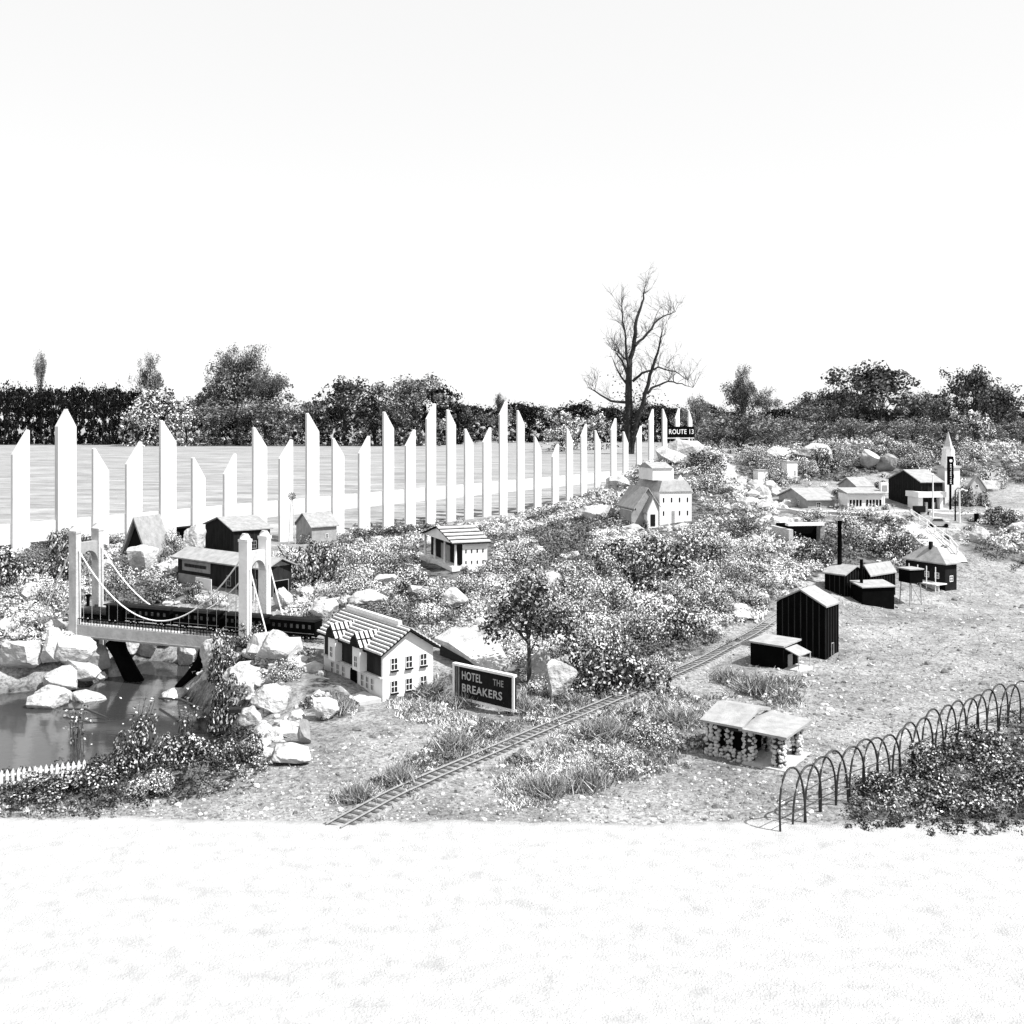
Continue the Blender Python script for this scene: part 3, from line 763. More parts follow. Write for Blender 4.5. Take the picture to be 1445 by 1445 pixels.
for yy in ((.19, Ly+.03),):
    r.prism([(-.045,yy[0],h0+.014),(Lx*.62,yy[0],h0+.062),(Lx*.62,yy[0],h0+.073),(-.045,yy[0],h0+.025)], (0,yy[1]-yy[0],0))
    r.prism([(Lx*.62+.0005,yy[0],h0+.062),(Lx+.04,yy[0],h0+.03),(Lx+.04,yy[0],h0+.041),(Lx*.62+.0005,yy[0],h0+.073)], (0,yy[1]-yy[0],0))
r.build('roof', 'light_roof', t)

# ---- village on the upper terrace
simple('village_house', 'grey gabled house with broad pale roof at left end of village street', (1140, 717), 10, 1099, 1178, 706, 690, 'x', 'grey_paint', 'light_roof', 'house',
       [('-x', .3, .25, .04, .05, 'window'), ('-x', .65, .25, .04, .05, 'window'), ('-y', .4, .1, .05, .06, 'window')], over=.03)
simple('village_house', 'grey gabled house with steep pale roof above the white arcade', (1209, 712), 16, 1183, 1231, 687, 675, 'x', 'grey_paint', 'light_roof', 'house', over=.02)
A = G(1196, 719)
Lx, Ly = frame_of(A, R(4), 1191, 1246); h0 = hz(A, 697)
t = thing('arcade_building', 'low white arcade building with a row of dark openings', 'shop', A, R(4)); Ly = .3
MB().box(0, Lx, 0, Ly, -.1, h0).build('wall', 'white_paint', t)
MB().prism([(-.02,-.04,h0+.001),(-.02,Ly,h0+.05),(-.02,Ly,h0+.065),(-.02,-.04,h0+.014)], (Lx+.04,0,0)).build('roof', 'light_roof', t)
for k in range(10):
    if k == 4: continue
    MB().box(Lx*(.06+.093*k), Lx*(.06+.093*k)+.026, -.003, .001, h0*.22, h0*.62).build('window', 'black', t)
t, Lx, Ly, he, ha, rf = simple('dark_store', 'large black store with pale roof in the middle of the village', (1300, 719), 8, 1254, 1330, 681, 664, 'x', 'dark', 'light_roof', 'store', over=.02)
MB().box(Lx*.2, Lx*.2+.04, Ly*.5, Ly*.5+.04, he, ha+.06).build('chimney', 'dark', t)
A = G(1247, 717); H = hz(A, 681)
t = thing('street_clock', 'white pillar with square white head before the black store', 'pillar', A, R(5))
MB().tube([(0,0,-.05),(0,0,H*.6)], .016, 8).build('post', 'white_paint', t); MB().box(-.05,.05,-.03,.03,H*.6,H).build('head', 'white_paint', t)
MB().box(-.03,.03,-.035,-.031,H*.68,H*.9).build('face', 'grey_roof', t)
A = G(1296, 720); Lx, Ly = frame_of(A, R(6), 1290, 1331); Ly = .28; h0 = hz(A, 702)
t = thing('canopy_station', 'white flat-roofed filling station canopy on two posts', 'station', A, R(6))
MB().box(0, .06, 0, Ly, -.1, h0).build('pier', 'white_paint', t); MB().box(Lx-.04, Lx, 0, Ly, -.1, h0).build('pier', 'white_paint', t)
MB().box(.061, Lx-.041, Ly-.04, Ly, -.1, h0).build('rear_wall', 'dark', t)
MB().box(-.02, Lx+.02, -.04, Ly+.02, h0+.001, h0+.07).build('roof', 'white_paint', t)
MB().box(-.06, Lx+.1, -.1, Ly, -.08, .01).build('forecourt', 'concrete', t)
for k in range(2): MB().box(Lx*(.35+.3*k), Lx*(.35+.3*k)+.03, .04, .07, .011, h0*.6).build('fuel_pump', 'weathered_white', t)
# steeple church
A = W(1338, 716, 13.6); A[2] = ground(A[0], A[1]); s_ = A[1]/F
t = thing('steeple_church', 'white church steeple with pointed spire rising behind the village shops', 'church', A, R(6))
def HH(py): return EYE-(py-HZ)*A[1]/F-A[2]
MB().box(-.105, .105, -.105, .075, -.1, HH(660)).build('tower', 'white_paint', t)
MB().box(-.12, .12, -.12, .088, HH(660)+.001, HH(657)).build('cornice', 'weathered_white', t)
MB().tube([(0,0,HH(657)+.001),(0,0,HH(634))], [.095, .08], 8).build('belfry', 'white_paint', t)
MB().tube([(0,0,HH(634)+.001),(0,0,HH(630)),(0,0,HH(609))], [.088, .062, .004], 4).build('spire', 'weathered_white', t)
for k, py in enumerate((650, 672)): MB().box(-.02, .02, -.111, -.104, HH(py)-.02, HH(py)+.03).build('window', 'black', t)
MB().prism([(-.28,.08,-.1),(.2,.08,-.1),(.2,.08,HH(692)),(-.04,.08,HH(676)),(-.28,.08,HH(692))], (0,.5,0)).build('nave', 'dark', t)
r = MB(); r.prism([(-.31,.06,HH(694)),(-.04,.06,HH(675)),(-.04,.06,HH(673.5)),(-.315,.06,HH(692.5))], (0,.54,0)); r.prism([(.23,.06,HH(694)),(.235,.06,HH(692.5)),(-.0395,.06,HH(673.5)),(-.0395,.06,HH(675))], (0,.54,0)); r.build('nave_roof', 'grey_roof', t)
# vertical sign
A = G(1341, 721)
t = thing('pillar_sign', 'tall black vertical sign with white disc and lettering beside steeple', 'sign', A, R(0)); H0, H1 = hz(A, 684), hz(A, 644)
MB().tube([(0,0,-.05),(0,0,H0)], .014, 6).build('post', 'black', t); MB().box(-.036,.036,-.015,.015,H0,H1).build('board', 'black', t)
m = MB(); m.tube([(0,-.0155,H1-.055),(0,-.019,H1-.055)], .02, 12)
q = random.Random(3); z = H1-.10
while z > H0+.02:
    m.box(-.009, .009, -.0185, -.0155, z-.014, z-.009); m.box(-.009*q.choice((1, -.2)), .006, -.0185, -.0155, z-.0085, z-.0); z -= .026
m.build('lettering', 'white_paint', t)
def pole(name, label, px, py, top, r_, m_, cat, extra=None):
    A = G(px, py); H = hz(A, top); t = thing(name, label, cat, A)
    MB().tube([(0,0,-.05),(0,0,H)], [r_, r_*.7], 6).build('shaft', m_, t)
    if extra == 'lamp':
        MB().tube([(0,0,H),(.03,0,H+.03),(.07,0,H+.02)], .005, 5).build('arm', m_, t); MB().rock((.08,0,H+.012), (.018,.018,.012), 1, 1, 0).build('lamp', 'white_paint', t)
    elif extra == 'base': MB().tube([(0,0,-.03),(0,0,.03)], [.04,.02], 8).build('foot', m_, t)
    elif extra == 'ball': MB().rock((0,0,H+.012), (.015,.015,.015), 1, 1, 0).build('finial', m_, t)
pole('flagpole', 'thin white flagpole in front of the filling station canopy', 1316.5, 738, 671, .010, 'white_paint', 'flagpole', 'ball')
pole('street_lamp', 'black lamp post at the right of the village green', 1348, 735, 692, .010, 'black', 'street lamp', 'lamp')
pole('street_lamp', 'white lamp post beside the black one on the village green', 1354, 737, 694, .012, 'white_paint', 'street lamp', 'lamp')
simple('village_house', 'small white fronted house with grey roof at far right of village', (1366, 708), 4, 1364, 1391, 690, 672, 'y', 'weathered_white', 'grey_roof', 'house',
       [('-y', .3, .3, .04, .05, 'window'), ('-y', .7, .3, .04, .05, 'window'), ('-y', .5, 1.15, .03, .03, 'window')], over=.02)
for (px, py, top, w, lab) in ((1077, 685, 664, .16, 'small windowless white hut lower beside the descending path'), (1118, 679, 652, .17, 'taller windowless white hut in front of the leafy bank')):
    A = G(px, py); H = hz(A, top); t = thing('white_hut', lab, 'hut', A, R(14), 'windowless white huts on the bank')
    MB().box(-w/2, w/2, 0, .16, -.08, H).build('wall', 'white_paint', t)
    MB().box(-w/2-.012, w/2+.012, -.012, .172, H+.001, H+.014).build('roof', 'light_roof', t)
    MB().box(w/2-.05, w/2-.03, -.003, .001, H*.3, H*.55).build('vent', 'grey_roof', t)
simple('village_shed', 'tiny dark lean shed beside the white lamp posts', (1362, 713), 5, 1352, 1363, 700, 694, 'x', 'dark', 'grey_roof', 'shed', over=.01)
simple('village_house', 'tiny white gabled house on the bank behind the steeple church', (1398, 690), 8, 1388, 1412, 676, 668, 'x', 'weathered_white', 'grey_roof', 'house', over=.015)
A = G(1303, 727)
t = thing('delivery_truck', 'tiny dark old delivery truck at the kerb before the filling station canopy', 'truck', A, R(4))
MB().box(-.10, .03, 0, .08, .035, .11).build('cargo_box', 'dark', t); MB().prism([(.0305,.005,.03),(.10,.005,.03),(.10,.005,.06),(.065,.005,.065),(.055,.005,.095),(.0305,.005,.095)], (0,.07,0)).build('cab', 'grey_paint', t)
for x in (-.06, .07):
    for y in (.0, .08): MB().tube([(x,y-.006,.022),(x,y+.006,.022)], .022, 10).build('wheel', 'black', t)
# culvert under the terrace
A = G(1113, 790); H = hz(A, 742)
A = W(1113, 785, 11.3); A[2] = .28; H = hz(A, 742)
t = thing('stone_culvert', 'dark culvert mouth with white lintel below the village street', 'culvert', A, R(8)); w = .37
MB().box(-.05, 0, -.12, .35, -.15, H*.9).build('side_wall', 'concrete', t); MB().box(w, w+.05, .0, .35, -.15, H).build('side_wall', 'dark_rock', t)
MB().box(-.02, w+.03, -.04, .05, H+.001, H+.03).build('lintel', 'white_paint', t)
MB().box(0.001, w-.001, .10, .36, -.15, H).build('culvert_dark', 'black', t)  # solid black block stands in for the dark inside of the culvert
MB().box(0.001, w-.001, -.3, .099, -.15, -.0).build('apron', 'concrete', t)
# retaining wall under village street, street strip
def strip(name, pts, wdt, m_, kind=None, lift=.012, label=None, cat=None, thick=.05):
    """ribbon laid over the ground along pixel points"""
    P3 = [G(*p) for p in pts]; fine = []
    for a, b in zip(P3[:-1], P3[1:]):
        for k in range(8): fine.append(a+(b-a)*k/8)
    fine.append(P3[-1]); m = MB(); prev = None
    for i, p in enumerate(fine):
        d = fine[min(i+1, len(fine)-1)]-fine[max(i-1, 0)]; d[2] = 0; d /= np.linalg.norm(d); n = np.array([-d[1], d[0], 0])*wdt/2
        a = p+n; b = p-n; z = max(ground(a[0], a[1]), ground(b[0], b[1]), ground(p[0], p[1]))+lift
        cur = [(a[0], a[1], z-thick), (a[0], a[1], z), (b[0], b[1], z), (b[0], b[1], z-thick)]
        if prev:
            for k in range(3): m.quad([prev[k], prev[k+1], cur[k+1], cur[k]])
        prev = cur
    o = m.build(name, m_)
    if kind: o['kind'] = kind
    if label: tag(o, label, cat)
    return o
strip('road', [(1090,722),(1150,724),(1215,727),(1290,724),(1370,726),(1440,730)], .26, 'concrete', 'structure')
strip('path', [(1245,727),(1272,738),(1300,752),(1325,772),(1345,795)], .30, 'concrete', 'structure')
strip('path', [(1012,645),(1030,672),(1050,705),(1075,735),(1095,765)], .22, 'weathered_white', 'structure')
strip('retaining_wall', [(1098,722),(1130,727),(1165,732),(1215,735)], .05, 'concrete', None, .05, 'low pale retaining wall along the front of the village street', 'wall', .22)
# ramp railing
pts = [(1286,731),(1297,739),(1308,746),(1319,755),(1330,763),(1341,772),(1351,784)]
t = thing('ramp_railing', 'white post and rail railing along the outer edge of the curving ramp', 'railing', G(*pts[0])); o3 = G(*pts[0]); tops = []
for p in pts:
    g = G(*p)-o3; MB().box(g[0]-.008, g[0]+.008, g[1]-.008, g[1]+.008, g[2]-.05, g[2]+.11).build('post', 'white_paint', t); tops.append(g)
for hh in (.05, .10): MB().tube([g+np.array([0, -.012, hh]) for g in tops], .006, 5).build('rail', 'white_paint', t)
# parked toy car
A = G(1325, 744)
t = thing('parked_car', 'tiny pale old saloon car parked on the verge below the flagpole', 'car', A, R(-12))
MB().prism([(-.13,0,.02),(.13,0,.02),(.13,0,.06),(.07,0,.07),(.04,0,.105),(-.06,0,.105),(-.09,0,.07),(-.13,0,.065)], (0,.10,0)).build('body', 'weathered_white', t)
MB().prism([(-.075,-.002,.072),(.055,-.002,.072),(.035,-.002,.098),(-.055,-.002,.098)], (0,.104,0)).build('side_window', 'glass', t)
for x in (-.08, .08):
    for y in (.0, .1): MB().tube([(x,y-.008,.022),(x,y+.008,.022)], .024, 10).build('wheel', 'black', t)
A = G(1378, 737)
t = thing('oil_drum', 'small black drum standing at the kerb on the far right', 'drum', A)
MB().tube([(0,0,-.02),(0,0,.10)], .028, 12).build('shell', 'black', t); MB().tube([(0,0,.1001),(0,0,.106)], .029, 12).build('rim', 'dark', t)

# ================================================================== SUSPENSION BRIDGE + TRAIN
B0 = np.array([(98-CX)*8.1/F, 8.1]); B1 = np.array([(370-CX)*7.44/F, 7.44]); BL = np.linalg.norm(B1-B0); ba = math.atan2(*(B1-B0)[::-1])
zt = .12; D_ = .27
t = thing('suspension_bridge', 'white miniature suspension bridge spanning the pond inlet', 'bridge', (B0[0], B0[1], 0), ba)
MB().box(-.02, BL+.03, 0, D_, zt-.10, zt).build('deck', 'weathered_white', t)
MB().box(-.02, BL+.03, -.006, 0, zt-.10, zt-.085).build('deck_edge', 'grey_paint', t)
for xx in (0.0, BL-.20):
    tw = MB(); tw.box(xx, xx+.075, -.008, .045, -.1, .84); tw.box(xx-.004, xx+.079, -.012, .049, .84, .86)
    tw.box(xx, xx+.075, D_-.035, D_+.02, -.1, .84); tw.box(xx-.004, xx+.079, D_-.039, D_+.024, .84, .86)
    o = tw.build('tower', 'white_paint' if xx > .5 else 'weathered_white', t)  # left tower and portal get duller paint to carry their shade
    cp_ = MB()
    for yy in (.018, D_-.008): cp_.tube([(xx+.037, yy, .861), (xx+.037, yy, .875), (xx+.037, yy, .90)], [.040, .038, .022], 10)
    cp_.build('cap', 'white_paint', o, True)
    arc = MB(); n_ = 10; y0, y1 = .0455, D_-.0355
    for k in range(n_):
        a0, a1 = math.pi*k/n_, math.pi*(k+1)/n_; rr_ = (y1-y0)/2; cy = (y0+y1)/2
        arc.prism([(xx+.01, cy+rr_*math.cos(a0), .60+.09*math.sin(a0)), (xx+.01, cy+rr_*math.cos(a1), .60+.09*math.sin(a1)), (xx+.01, cy+rr_*math.cos(a1), .76), (xx+.01, cy+rr_*math.cos(a0), .76)], (.055, 0, 0))
    arc.build('portal', 'grey_paint' if xx < .5 else 'weathered_white', o)
xa, xb = .037, BL-.163
for yy in (.018, D_-.008):
    def cz(x): u = (x-xa)/(xb-xa)*2-1; return .20+.56*u*u
    X = np.linspace(xa, xb, 25); cb = MB().tube([(x, yy, cz(x)) for x in X], .0055, 5).build('main_cable', 'white_paint', t)
    m = MB()
    for x in np.arange(xa+.09, xb-.05, .085): m.tube([(x, yy, zt), (x, yy, cz(x))], .0016, 4)
    m.build('hangers', 'weathered_white', cb); cb.children[0]['kind'] = 'stuff'
    MB().tube([(xb, yy, .78), (BL+.04, yy, .13)], .0055, 5).build('back_stay', 'white_paint', t)
    MB().tube([(xa, yy, .78), (-.35, yy, .05)], .0055, 5).build('back_stay', 'white_paint', t)
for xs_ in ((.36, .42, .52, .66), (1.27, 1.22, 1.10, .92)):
    MB().tube([(xs_[0], .10, .0), (xs_[1], .10, -.10), (xs_[2], .10, -.25), (xs_[3], .10, -.42)], [.075, .06, .065, .06], 8).build('shadow_bar', 'black', t)  # black bars stand in for the deck's shadow on the banks
rl = MB().box(.08, BL-.22, .004, .010, zt+.045, zt+.051)
for x in np.arange(.09, BL-.22, .03): rl.box(x, x+.004, .005, .009, zt, zt+.045)
rl.build('railing', 'black', t)
# track on bridge + train
yc = D_*.52
def bpt(x, y, z): c, s = math.cos(ba), math.sin(ba); return np.array([B0[0]+x*c-y*s, B0[1]+x*s+y*c, z])
t = thing('bridge_track', 'narrow rails carrying the black train across the bridge', 'railway track', bpt(0, 0, 0), ba)
for y in (yc-.035, yc+.035): MB().box(-.2, 2.75, y-.004, y+.004, zt+.008, zt+.018).build('rail', 'rail_steel', t)
m = MB()
for x in np.arange(-.2, 2.74, .045): m.box(x, x+.02, yc-.06, yc+.06, zt+.0005, zt+.008)
m.build('sleepers', 'sleeper', t)
emb = MB().prism([(BL+.031, -.06, -.15), (2.9, -.06, -.15), (2.9, D_+.05, -.15), (BL+.031, D_+.05, -.15)], (0, 0, .15+zt)); o = emb.build('embankment', 'dark_rock'); o.location = bpt(0, 0, 0); o.rotation_euler = (0, 0, ba); o['kind'] = 'structure'
def xat(px):
    k = (px-CX)/F; c, s = math.cos(ba), math.sin(ba); ox, oy = bpt(0, yc, 0)[:2]
    return (k*oy-ox)/(c-k*s)
def bogies(t, L, n=4, r_=.015):
    for k in range(n):
        x = L*((.14, .26, .74, .86)[k] if n == 4 else (k+.7)/(n+.4))
        for y in (-.045, .045):
            w_ = MB().tube([(x, y-.004, .033), (x, y+.004, .033)], r_, 10).build('wheel', 'black', t)
            MB().tube([(x, y-.006, .033), (x, y-.0042, .033)], r_*.35, 8).build('hub', 'white_paint', w_)
cars = [(182,246,'first'),(250,316,'second'),(321,379,'third'),(386,450,'last')]
x0, x1 = xat(114), xat(178); L = x1-x0
t = thing('steam_locomotive', 'black steam locomotive with smokestack at the left end of the bridge', 'locomotive', bpt(x0, yc, zt), ba)
MB().tube([(.03, 0, .088), (L*.66, 0, .088)], .036, 14).build('boiler', 'black_metal', t, True)
MB().box(L*.66, L, -.05, .05, .045, .15).build('cab', 'black', t); MB().box(L*.62, L+.01, -.06, .06, .1505, .16).build('cab_roof', 'dark', t)
MB().tube([(.075, 0, .12), (.075, 0, .19), (.075, 0, .215)], [.012, .014, .022], 10).build('smokestack', 'black', t)
MB().tube([(.16, 0, .12), (.16, 0, .14)], .014, 8).build('steam_dome', 'black_metal', t)
MB().box(0, L, -.04, .04, .035, .05).build('frame', 'black', t)
MB().prism([(0,-.045,.02),(0,.045,.02),(0,.03,.05),(0,-.03,.05)], (-.035,0,0)).build('cowcatcher', 'black', t)
bogies(t, L, 4, .02)
car0 = None
for i, (a, b, nm) in enumerate(cars):
    x0, x1 = xat(a), xat(b); L = x1-x0
    t = thing('railway_coach', 'x', 'railway coach', bpt(x0, yc, zt), ba, 'black coaches of the miniature train')
    t['label'] = {'first': 'black coach coupled directly behind the locomotive on the bridge', 'second': 'black coach just left of the right bridge towers',
                  'third': 'black coach passing between the right bridge towers', 'last': 'rearmost black coach just off the bridge behind the hotel'}[nm]
    MB().box(0.004, L-.004, -.05, .05, .045, .15).build('body', 'black', t)
    MB().prism([(0,-.056,.1505),(0,.056,.1505),(0,.04,.165),(0,-.04,.165)], (L,0,0)).build('roof', 'dark', t)
    m = MB(); n_ = 7
    for k in range(n_): m.box(L*(k+.7)/(n_+.6)-.012, L*(k+.7)/(n_+.6)+.010, -.0515, -.0502, .098, .126)
    m.build('windows', 'glass', t)
    MB().box(.01, L-.01, -.052, -.0503, .062, .065).build('stripe', 'grey_paint', t)
    bogies(t, L)

# ================================================================== SIGNS
def text_mesh(s, size, mname, parent, loc, rot, ext=.0015, sx=1.0, name='lettering'):
    cu = bpy.data.curves.new(name, 'FONT'); cu.body = s; cu.size = size; cu.extrude = ext; cu.offset = size*.012; cu.space_character = 1.08
    o = bpy.data.objects.new(name, cu); COL.objects.link(o)
    dg = bpy.context.evaluated_depsgraph_get(); me = bpy.data.meshes.new_from_object(o.evaluated_get(dg)); bpy.data.objects.remove(o)
    me.materials.append(MATS[mname]); o = bpy.data.objects.new(name, me); COL.objects.link(o); o.parent = parent
    o.location = loc; o.rotation_euler = rot; o.scale = (sx, 1, 1); return o
# board: left edge px 641, right edge px 727
zL0 = .10
YL = 6.25; TL = W(641, 938, YL); BLp = W(641, 981, YL); YR = 5.93; TR = W(727, 959, YR); 
ang = math.atan2(TR[1]-TL[1], TR[0]-TL[0]); Lb = math.hypot(TR[0]-TL[0], TR[1]-TL[1]); Hb_ = TL[2]-BLp[2]
zb = (BLp[2]+W(727, 1001, YR)[2])/2
t = thing('hotel_sign', 'black billboard with white frame and capital letters beside the hotel', 'sign', (TL[0], TL[1], 0), ang)
MB().box(0, Lb, -.006, .012, zb, zb+Hb_).build('board', 'dark', t)
m = MB(); fw = .014
m.box(-.002, Lb+.002, -.016, .014, zb+Hb_, zb+Hb_+fw).box(-.002, Lb+.002, -.016, .014, zb-fw, zb).box(-.002, fw, -.014, -.0062, zb, zb+Hb_).box(Lb-fw, Lb+.002, -.014, -.0062, zb, zb+Hb_)
m.build('frame', 'white_paint', t)
for x in (.06, Lb-.08): MB().box(x, x+.02, .0125, .03, -.08, zb+Hb_*.8).build('post', 'dark_wood', t)
MB().box(Lb*.055, Lb*.065, -.008, -.0062, zb, zb+Hb_).box(Lb*.085, Lb*.10, -.008, -.0062, zb, zb+Hb_).build('stripe', 'grey_roof', t)
text_mesh('HOTEL', .070, 'weathered_white', t, (Lb*.14, -.0065, zb+Hb_*.60), (R(90), 0, 0), sx=.72)
text_mesh('THE', .054, 'grey_paint', t, (Lb*.66, -.0065, zb+Hb_*.62), (R(90), 0, 0), sx=.8)
text_mesh('BREAKERS', .068, 'weathered_white', t, (Lb*.14, -.0065, zb+Hb_*.20), (R(90), 0, 0), sx=1.0)

# ================================================================== PICKET FENCE
def fy(px): return 1/(.0865-5.7e-5*(px-95))
def fpt(px): Y = fy(px); return np.array([(px-CX)*Y/F, Y])
pk = [(82,108,577,'s'),(132,154,632,'l'),(179,201,623,'r'),(227,249,593,'l'),(272,290,645,'l'),(317,334,640,'r'),(358,377,603,'l'),(395,414,620,'r'),(433,451,583,'l'),
      (470,486,618,'l'),(507,523,615,'r'),(541,557,581,'l'),(573,587,606,'r'),(601,617,569,'r'),(631,644,578,'l'),(656,669,605,'l'),(681,695,603,'r'),(704,718,565,'r'),
      (729,742,579,'l'),(754,765,616,'l'),(779,790,626,'r'),(799,810,604,'l'),(819,830,598,'r'),(839,849,607,'l'),(862,871,590,'r'),(878,889,609,'l'),(897,908,601,'r'),
      (914,925,577,'r'),(934,943,577,'l'),(952,961,576,'r'),(970,979,579,'l'),(18,42,606,'r'),(-34,-8,588,'l'),(-90,-62,630,'r')]
f0 = fpt(95); f1 = fpt(975); fa = math.atan2(f1[1]-f0[1], f1[0]-f0[0])
t = thing('picket_fence', 'giant white picket fence with pointed boards of uneven heights', 'fence', (f0[0], f0[1], 0), fa)
dirv = np.array([math.cos(fa), math.sin(fa)])
def fs(px): return float((fpt(px)-f0)@dirv)
for a, b, top, kd in pk:
    s0, s1 = fs(a), fs(b); c = (s0+s1)/2; wd_ = s1-s0
    wd_ = wd_ if kd == 's' else min(max(wd_, .17), .26)
    s0, s1 = c-wd_/2, c+wd_/2; Y = fy((a+b)/2); zt_ = EYE-(top-HZ)*Y/F; sh = .17 if kd != 's' else .2
    gzv = ground(*(f0+dirv*c))-.12
    if kd == 's': poly = [(s0,0,gzv),(s1,0,gzv),(s1,0,zt_-sh),(c,0,zt_),(s0,0,zt_-sh)]
    elif kd == 'l': poly = [(s0,0,gzv),(s1,0,gzv),(s1,0,zt_-sh*1.6),(s0+wd_*.12,0,zt_),(s0,0,zt_-.01)]
    else: poly = [(s0,0,gzv),(s1,0,gzv),(s1,0,zt_-.01),(s1-wd_*.12,0,zt_),(s0,0,zt_-sh*1.6)]
    MB().prism(poly, (0, .035 if kd != 's' else .06, 0)).build('picket', 'fence_paint', t)
sa, sb = fs(-90), fs(979)
MB().box(sa, sb, .0365, .07, .41, .63).build('rail', 'fence_paint', t)
# route sign on the fence
Y = fy(955); A = W(957, 618, Y); 
t = thing('route_sign', 'little black sign with white letters and number hung on the last pickets', 'sign', (A[0], A[1]-.3, 0), R(14))
zc = EYE-(609-HZ)*(Y-.3)/F; hw = 21/F*Y
MB().box(-hw, hw, -.01, .01, zc-.15, zc+.13).build('board', 'black', t)
MB().box(-hw, hw, -.02, -.0102, zc-.185, zc-.155).build('frame', 'weathered_white', t)
text_mesh('ROUTE 13', .17, 'white_paint', t, (-hw*.82, -.0105, zc-.06), (R(90), 0, 0), .003, .86)
for x in (-hw*.8, hw*.8): MB().box(x-.02, x+.02, .0102, .04, -.0, zc+.1).build('post', 'dark', t)

# little white picket fence by the pond
A0 = G(30, 1108); A1 = G(117, 1102); an = math.atan2(A1[1]-A0[1], A1[0]-A0[0]); L = np.linalg.norm((A1-A0)[:2]); z0 = .0
A0 = P(20, 1112, -.02); A1 = P(118, 1099, -.02); an = math.atan2(A1[1]-A0[1], A1[0]-A0[0]); L = np.linalg.norm((A1-A0)[:2])
t = thing('garden_fence', 'tiny white picket fence at the near edge of the pond', 'fence', A0, an)
for x in np.arange(-.3, L, .024): MB().prism([(x,0,-.08),(x+.013,0,-.08),(x+.013,0,.08),(x+.0065,0,.093),(x,0,.08)], (0,.004,0)).build('picket', 'white_paint', t)
for zz in (.02, .06): MB().box(-.31, L+.0, .0045, .009, zz, zz+.008).build('rail', 'white_paint', t)

# wire hoop edging
t0 = None; hoopn = 0
bpts = [(1100,1178),(1118,1168),(1136,1160),(1158,1148),(1180,1137),(1198,1133),(1220,1124),(1239,1116),(1258,1106),(1273,1100),(1288,1092),(1303,1083),(1318,1074),(1333,1066),(1348,1058),(1363,1050),(1378,1043),(1393,1036),(1408,1030),(1423,1024),(1438,1019),(1453,1014)]
t = thing('hoop_edging', 'black wire edging of overlapping arched hoops along the flower bed', 'garden edging', P(*bpts[0], 0)); o3 = P(*bpts[0], 0)
q = random.Random(2)
for i in range(len(bpts)-2):
    a, c = P(*bpts[i], 0)-o3, P(*bpts[i+2], 0)-o3; H = .245+q.uniform(-.012, .012); off = np.array([q.uniform(-.006, .006), (i % 2)*.012, 0])
    gzz = ground(*(a+o3)[:2]); lean = q.uniform(-.015, .015)
    pts = []
    for k in range(15):
        u = k/14; an = math.pi*u
        p = a+(c-a)*(.5-.5*math.cos(an)); hh = (math.sin(an)**.55 if 0 < u < 1 else 0)
        pts.append(p+off+np.array([lean*hh, 0, gzz-.04+(H+.04)*hh]))
    MB().tube(pts, .005, 5).build('hoop', 'black_metal', t)
for hh in (.06, .13): MB().tube([P(*p, 0)-o3+np.array([0, .005, hh+ground(*P(*p, 0)[:2])]) for p in bpts], .0028, 4).build('tie_wire', 'black_metal', t)

# ================================================================== MINIATURE RAILWAY
tp = [P(470,1172,0), P(545,1130,0), P(620,1096,0), P(700,1062,0), P(790,1022,0), P(880,984,0), P(980,941,0.0), P(1035,910,.02), P(1072,888,.03), P(1112,868,.06), P(1150,846,.08)]
fine = []
for a, b in zip(tp[:-1], tp[1:]):
    for k in range(6): fine.append(a+(b-a)*k/6)
fine.append(tp[-1]); fine = np.array(fine)
for _ in range(3): fine[1:-1] = (fine[:-2]+fine[1:-1]*2+fine[2:])/4
o3 = fine[0].copy(); o3[2] = 0
t = thing('railway_track', 'miniature railway track of two rails on wooden sleepers crossing the sand', 'railway track', o3)
# ballast
zz = np.array([ground(p[0], p[1]) for p in fine]); zz = np.convolve(np.pad(zz, 3, 'edge'), np.ones(7)/7, 'valid')+.010
nrm = np.gradient(fine[:, :2], axis=0); nrm /= np.linalg.norm(nrm, axis=1)[:, None]; nr = np.stack([-nrm[:, 1], nrm[:, 0]], 1)
m = MB()
for i in range(len(fine)-1):
    for (o0, h0_), (o1, h1_) in (((-.12, -.05), (-.072, .0)), ((-.072, .0), (.072, .0)), ((.072, .0), (.12, -.05))):
        q_ = []
        for (j, o_, h_) in ((i, o0, h0_), (i, o1, h1_), (i+1, o1, h1_), (i+1, o0, h0_)):
            q_.append((fine[j, 0]+nr[j, 0]*o_-o3[0], fine[j, 1]+nr[j, 1]*o_-o3[1], zz[j]+h_))
        m.quad(q_[::-1])
m.build('ballast', 'ballast', t) if 'ballast' in MATS else None
mat('ballast', .20, .7, 50, .95, .8, 90)
m.build('ballast', 'ballast', t)
for sgn in (-1, 1): MB().tube([(fine[j, 0]+nr[j, 0]*.038*sgn-o3[0], fine[j, 1]+nr[j, 1]*.038*sgn-o3[1], zz[j]+.010) for j in range(len(fine))], .0048, 4).build('rail', 'rail_steel', t)
cum = np.concatenate([[0], np.cumsum(np.linalg.norm(np.diff(fine[:, :2], axis=0), axis=1))]); s = .02; sm = None; cnt = 0
